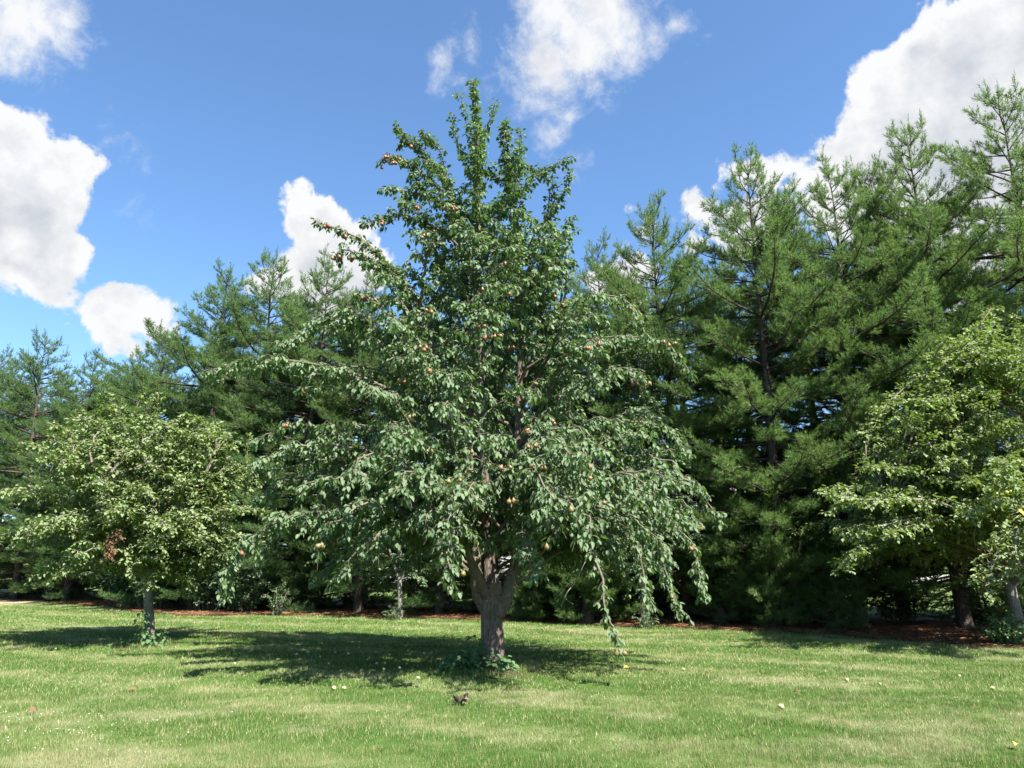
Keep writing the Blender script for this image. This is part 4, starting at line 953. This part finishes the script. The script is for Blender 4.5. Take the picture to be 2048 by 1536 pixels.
WEED = np.array([[0, 0, 0], [-.40, .16, .05], [-.36, .58, .03], [0, 1.0, -.16], [.36, .58, .03], [.40, .16, .05], [0, .42, -.05], [-.02, 0, 0], [.02, 0, 0], [0, -.5, -.1]])
def weed_patch(label, base, pts, seed, leaf=.095):
    """broad-leaved weeds; each leaf its own piece on its own stalk"""
    r_ = np.random.default_rng(seed); root = thing('weed_clump', label, 'weeds', base)
    stems = Geo(); var = []
    for k in range(8):
        q = Geo(); q.add(WEED * np.array([1, 1, .6 + .3 * k]), LEAF6_F, None, .1 + .11 * k); var.append(q.mesh('leaf', M_WEED_LEAF))
    for x, y, h, n, sp_ in pts:
        for i in range(n):
            az = r_.uniform(0, 6.28); rr = sp_ * math.sqrt(r_.uniform()); f = r_.uniform(.3, 1) * (1 - .55 * (rr / sp_) ** 2)
            p = np.array([x + rr * math.cos(az), y + rr * math.sin(az) * .8, h * f]); b = np.array([x + rr * .5 * math.cos(az), y + rr * .4 * math.sin(az), -.01])
            stems.tube(bez(b, b + [0, 0, p[2] * .6], p - [0, 0, .02], p, 4), [.004, .004, .003, .002], 3)
            a2 = az + r_.normal() * .7; a = norm(np.array([math.cos(a2), math.sin(a2) - .35, r_.uniform(-.75, .1)])); u = np.array([math.cos(a2) * .4 + r_.normal() * .25, math.sin(a2) * .4 - .35, 1.])
            s_, ax, nn = leaf_frames(a[None], u[None]); s_, ax, nn = s_[0], ax[0], nn[0]
            o = link('leaf', var[r_.integers(8)], root)
            M = Matrix(((s_[0], ax[0], nn[0], 0), (s_[1], ax[1], nn[1], 0), (s_[2], ax[2], nn[2], 0), (0, 0, 0, 1)))
            o.matrix_local = Matrix.Translation(Vector(p)) @ M @ Matrix.Scale(float(leaf * r_.uniform(.6, 1.15)), 4)
    stems.obj('stems', M_STEM, root)['kind'] = 'stuff'
p = gnd(958, 1343)
weed_patch('clump of broad-leaved green weeds at the foot of the pear trunk', p, [(-.20, -.02, .36, 95, .34), (.10, -.06, .32, 80, .32), (-.10, .12, .58, 48, .20), (.34, .05, .26, 30, .2), (-.38, .05, .24, 24, .2)], 81, .105)
p = gnd(288, 1294)
weed_patch('leafy weeds climbing round the thin trunk of the left apple tree', p, [(-.05, 0, .22, 60, .36), (-.13, .06, .85, 44, .14), (.22, .05, .32, 34, .22), (.3, .1, .5, 10, .09), (-.35, -.02, .14, 24, .25)], 82, .10)

# ------------------------------------------------------------------ windfalls, dead leaves, clover
r_ = np.random.default_rng(91)
fall = [(522, 1300), (613, 1308), (668, 1308), (700, 1312), (548, 1294), (640, 1316), (655, 1330), (735, 1322), (750, 1331), (771, 1330), (812, 1332), (765, 1341), (800, 1340), (850, 1310), (880, 1342), (560, 1322), (430, 1322), (108, 1301), (682, 1345), (745, 1360), (840, 1360), (470, 1330), (720, 1298), (590, 1312), (1370, 1343), (1690, 1365), (1918, 1356), (1980, 1380), (1760, 1371)]
ORD = ['first', 'second', 'third', 'fourth', 'fifth', 'sixth', 'seventh', 'eighth', 'ninth', 'tenth', 'eleventh', 'twelfth', 'thirteenth', 'fourteenth', 'fifteenth', 'sixteenth', 'seventeenth', 'eighteenth']
def fall_label(px, py):
    if px < 200: return 'windfall apple alone on the grass left of the thin apple trunk'
    rows_ = [(200, 1200, 0, 1321, 'of the far row of pale windfalls in the pear tree shade'), (200, 1200, 1321, 1500, 'of the near row of pale windfalls in the pear tree shade'), (1200, 2048, 0, 1500, 'of the small pale windfalls on the right half of the lawn')]
    for xa, xb, ya, yb, txt in rows_:
        if xa <= px < xb and ya <= py < yb:
            k = sorted(q for q, r0 in fall if xa <= q < xb and ya <= r0 < yb).index(px)
            return ORD[k] + ' from the left ' + txt
for i, (px, py) in enumerate(fall):
    o = link('fallen_pear', ME_FALLEN, None, Vector(gnd(px, py) + np.array([0, 0, .036])))
    s_ = r_.uniform(.42, .7); o.scale = (s_, s_, s_); o.location.z = .034 * s_ + .008; o.rotation_euler = (R(90) + r_.normal() * .2, r_.normal() * .3, r_.uniform(0, 6.28))
    tag(o, fall_label(px, py), 'fruit', 'windfall fruit on the lawn')
for px, py, lab in [(666, 1384, 'pale yellow windfall pear, larger of the pair on the open lawn'), (684, 1382, 'pale windfall pear, smaller of the pair on the open lawn left of the trunk'), (1556, 1420, 'pale windfall fruit alone on the dry grass right of the pear tree')]:
    o = link('fallen_pear', ME_FALLEN, None, Vector(gnd(px, py))); s_ = .8 if px != 684 else .62; o.scale = (s_,) * 3; o.location.z = .034 * s_ + .018; o.rotation_euler = (R(82), .2, px)
    tag(o, lab, 'fruit', 'windfall fruit on the lawn')
# curled brown dead leaf in the sunny grass
g = Geo(); n = 9; az = np.linspace(0, 6.28, n) + r_.normal(size=n) * .3
put_leaves(g, np.stack([np.cos(az) * .02, np.sin(az) * .02, np.full(n, .035) + r_.uniform(0, .03, n)], -1), np.stack([np.cos(az), np.sin(az) * .6, r_.uniform(-.1, .9, n)], -1), np.stack([np.cos(az + 1), np.sin(az), r_.uniform(-.5, 1, n)], -1), r_.uniform(.07, .11, n), r_.uniform(0, .5, n), ROUND6 * np.array([1, 1, 2.5]), LEAF6_F)
g.tube(np.array([[0, 0, .02], [-.02, .02, .09], [-.05, .02, .12]]), .004, 4)
M_DEADLEAF = leaf_mat('dead_leaf', (.035, .022, .015), (.07, .045, .03), (.12, .08, .05), (.2, .15, .11), (.1, .06, .03), .8, .2, .12)
p = gnd(920, 1411); tag(g.obj('dead_leaf', M_DEADLEAF, None, loc=Vector(p)), 'dark brown curled dead leaves in the sunny grass before the tree', 'dead leaf')
for px, py, m_, lab in [(935, 1411, M_SHRUB_LEAF, 'dark green fallen leaf right of the curled dead leaves'), (657, 1366, M_SHRUB_LEAF, 'dark upright fallen leaf in the grass above the pair of windfall pears'), (761, 1378, M_SHRUB_LEAF, 'dark green fallen leaf right of the pair of windfall pears'),
                        (1247, 1342, M_YELLOW_LEAF, 'orange-yellow fallen leaf below the hanging pear branch'), (1600, 1392, M_BROWN_LEAF, 'pinkish-brown fallen leaf on the dry grass patch at the right'), (2036, 1498, M_YELLOW_LEAF, 'yellow fallen leaf in the bottom right corner'), (258, 1386, M_BROWN_LEAF, 'small brown fallen leaf on the lawn before the left apple tree'), (70, 1431, M_BROWN_LEAF, 'pale brown fallen leaf beside the clover at the bottom left')]:
    g = Geo(); put_leaves(g, np.array([[0, 0, .045]]), np.array([[r_.normal(), r_.normal(), .25]]), np.array([[.3 * r_.normal(), -.4, 1]]), np.array([.085]), np.array([r_.uniform(.2, .8)]), ROUND6 * np.array([1, 1, 2]), LEAF6_F)
    tag(g.obj('fallen_leaf', m_, None, loc=Vector(gnd(px, py))), lab, 'fallen leaf', 'leaves fallen on the lawn')
# white clover heads, bottom left
g = Geo(); n = 75; px = np.concatenate([r_.normal(20, 60, 20), r_.normal(170, 60, 30), r_.uniform(0, 480, 25)]); py = np.concatenate([r_.normal(1434, 9, 20), r_.normal(1465, 16, 30), r_.uniform(1425, 1520, 25)])
for x, y in zip(px, py):
    q = gnd(x, y); h = r_.uniform(.026, .040); s_ = r_.uniform(.0035, .007); a = np.arange(6) * np.pi / 3
    V = np.vstack([[[0, 0, -s_]], np.stack([np.cos(a) * s_, np.sin(a) * s_, np.zeros(6)], -1), [[0, 0, s_]]]) + q + [0, 0, h]
    b = np.roll(np.arange(6), -1)
    g.add(V, np.vstack([np.stack([np.zeros(6, int), 1 + b, 1 + np.arange(6)], -1), np.stack([np.full(6, 7), 1 + np.arange(6), 1 + b], -1)]))
tag(g.obj('clover_flowers', plain('clover_white', (.62, .63, .55), .7, .2)), 'white clover heads in the grass at the bottom left', 'flowers', kind='stuff')

# dry needles, twigs and tufts over the front of the needle bed
def bed_litter():
    r_ = np.random.default_rng(17); g = Geo(); n = 26000
    x = r_.uniform(-18, 13, n); d = r_.uniform(0, 1, n) ** 1.3 * 5
    y = edge_y(x) + d * .95; x = x + d * .2
    az = r_.uniform(0, np.pi, n); L = r_.uniform(.05, .12, n); w_ = .006
    dx, dy = np.cos(az) * L, np.sin(az) * L; z = .03 + r_.uniform(0, .03, n)
    V = np.stack([np.stack([x - dx, y - dy, z], -1), np.stack([x + dx, y + dy, z + r_.uniform(-.01, .02, n)], -1), np.stack([x + dx * .9 - np.sin(az) * w_ * 2, y + dy * .9 + np.cos(az) * w_ * 2, z + .012], -1)], 1).reshape(-1, 3)
    g.add(V, np.arange(3 * n).reshape(-1, 3), None, np.repeat(r_.uniform(0, 1, n), 3))
    tag(g.obj('fallen_needles', M_BROWN_LEAF), 'reddish dry pine needles on the bed under the pines', 'pine litter', kind='stuff')
bed_litter()

# ------------------------------------------------------------------ wire fence, house
def build_fence():
    root = thing('wire_fence', 'thin wire fence on steel posts behind the right-hand pines', 'fence', (0, 0, 0))
    P = [np.array([x, 27.6 - .42 * x, 0]) for x in np.arange(1.0, 20.1, 2.7)]; steel = plain('fence_steel', (.06, .055, .05), .6, .5)
    for p in P:
        g = Geo(); g.box((-.02, -.02, -.05), (.02, .02, 1.35)); g.box((-.03, .02, .9), (.03, .028, 1.3)); g.obj('post', steel, root, loc=Vector(p))
    for z in (.2, .42, .64, .88, 1.1, 1.28):
        g = Geo(); pts = []
        for a, b in zip(P[:-1], P[1:]):
            for t in (0, .25, .5, .75): pts.append(a + (b - a) * t + np.array([0, -.025, z - .02 * math.sin(math.pi * t)]))
        pts.append(P[-1] + [0, -.025, z]); g.tube(np.array(pts), .0045, 4); g.obj('wire', steel, root)
build_fence()

def build_house():
    def brick_mat():
        m, w = new_mat('brick'); co = w.node('ShaderNodeTexCoord').outputs['Object']
        mp = w.node('ShaderNodeMapping'); w.l.new(co, mp.inputs[0]); mp.inputs['Rotation'].default_value = (R(90), 0, 0)
        b = w.node('ShaderNodeTexBrick'); w.l.new(mp.outputs[0], b.inputs[0]); b.inputs['Color1'].default_value = c4(.30, .17, .13); b.inputs['Color2'].default_value = c4(.24, .14, .11); b.inputs['Mortar'].default_value = c4(.38, .34, .31)
        b.inputs['Scale'].default_value = 1; b.inputs['Mortar Size'].default_value = .006; b.inputs['Brick Width'].default_value = .22; b.inputs['Row Height'].default_value = .075
        finish(w, princ(w, b.outputs[0], .9, .2)); return m
    brick = brick_mat(); roofm = plain('shingle', (.36, .34, .35), .9, .2, 5, .25, .02); white = plain('white_trim', (.62, .62, .61), .5); glass = plain('window_glass', (.03, .035, .04), .08, .6); siding = plain('pale_siding', (.52, .50, .48), .6, .3, 2, .06)
    x0, x1, y0, y1 = 5.0, 17.5, 42.0, 51.0; zb = float(terrain(0, 42)); e = 3.35; rz = 6.3
    root = thing('brick_house', 'brick house with a pale grey roof glimpsed through the gap in the pines', 'house', (x0, y0, zb))
    W, D = x1 - x0, y1 - y0
    g = Geo(); g.box((0, 0, -1), (W, D, e)); g.obj('wall', brick, root)
    roof = None
    for s_ in (0, 1):
        ya, yb = (-.5, D / 2) if s_ == 0 else (D + .5, D / 2)
        g = Geo(); V = np.array([[-.5, ya, e - .1], [W + .5, ya, e - .1], [W + .5, yb, rz], [-.5, yb, rz]]); g.add(np.vstack([V, V + [0, 0, .14]]), None, [[0, 1, 2, 3], [4, 7, 6, 5], [0, 4, 5, 1], [1, 5, 6, 2], [2, 6, 7, 3], [3, 7, 4, 0]])
        roof = g.obj('roof', roofm, root)
    for xa in (-.002, W - .10):
        g = Geo(); g.add(np.array([[xa, .0, e], [xa, D, e], [xa, D / 2, rz - .1], [xa + .1, 0, e], [xa + .1, D, e], [xa + .1, D / 2, rz - .1]]), [[0, 1, 2], [3, 5, 4]], [[0, 3, 4, 1], [1, 4, 5, 2], [2, 5, 3, 0]]); g.obj('gable', siding, root)
    g = Geo(); g.box((-.5, -.62, e - .22), (W + .5, -.5, e - .06)); g.obj('gutter', white, root)
    g = Geo(); g.box((9, D / 2 - .4, rz - .6), (9.9, D / 2 + .4, rz + .9)); g.obj('chimney', brick, root)
    for xa in (1.6, 4.8, 10.2):
        fr = Geo()
        for lo, hi in [((xa - .08, -.08, .9), (xa, .0, 2.4)), ((xa + 1.3, -.08, .9), (xa + 1.38, 0, 2.4)), ((xa, -.08, 2.32), (xa + 1.3, 0, 2.4)), ((xa, -.1, .9), (xa + 1.3, 0, .98)), ((xa + .63, -.06, .98), (xa + .67, 0, 2.32))]: fr.box(lo, hi)
        f = fr.obj('window', white, root); g = Geo(); g.box((xa, -.03, .98), (xa + 1.3, -.01, 2.32)); g.obj('pane', glass, f)
    g = Geo(); g.box((8.4, -.05, 0), (9.4, .0, 2.1)); d = g.obj('door', white, root); g = Geo(); g.box((9.22, -.1, 1.0), (9.3, -.05, 1.06)); g.obj('handle', glass, d)
    # low white garage left of it
    gx, gy = -1.0, 47.0; zb = float(terrain(0, gy)); root = thing('garage', 'low pale garage glimpsed under the pear boughs right of the trunk', 'garage', (gx, gy, zb))
    g = Geo(); g.box((0, 0, -1), (7.2, 6, 2.5)); g.obj('wall', siding, root)
    g = Geo(); V = np.array([[-.3, -.4, 2.45], [7.5, -.4, 2.45], [7.5, 3, 4.2], [-.3, 3, 4.2]]); g.add(np.vstack([V, V + [0, 0, .12]]), None, [[0, 1, 2, 3], [4, 7, 6, 5], [0, 4, 5, 1], [1, 5, 6, 2], [2, 6, 7, 3], [3, 7, 4, 0]]); g.obj('roof', roofm, root)
    g = Geo(); V = np.array([[-.3, 6.4, 2.45], [7.5, 6.4, 2.45], [7.5, 3, 4.2], [-.3, 3, 4.2]]); g.add(np.vstack([V, V + [0, 0, .12]]), None, [[3, 2, 1, 0], [5, 6, 7, 4], [0, 4, 5, 1], [1, 5, 6, 2], [2, 6, 7, 3], [3, 7, 4, 0]]); g.obj('roof', roofm, root)
    door = Geo()
    for k in range(4): door.box((1.2, -.06 - .003 * (k % 2), .02 + k * .53), (6.0, -.001, .53 + k * .53))
    door.obj('door', white, root)
build_house()
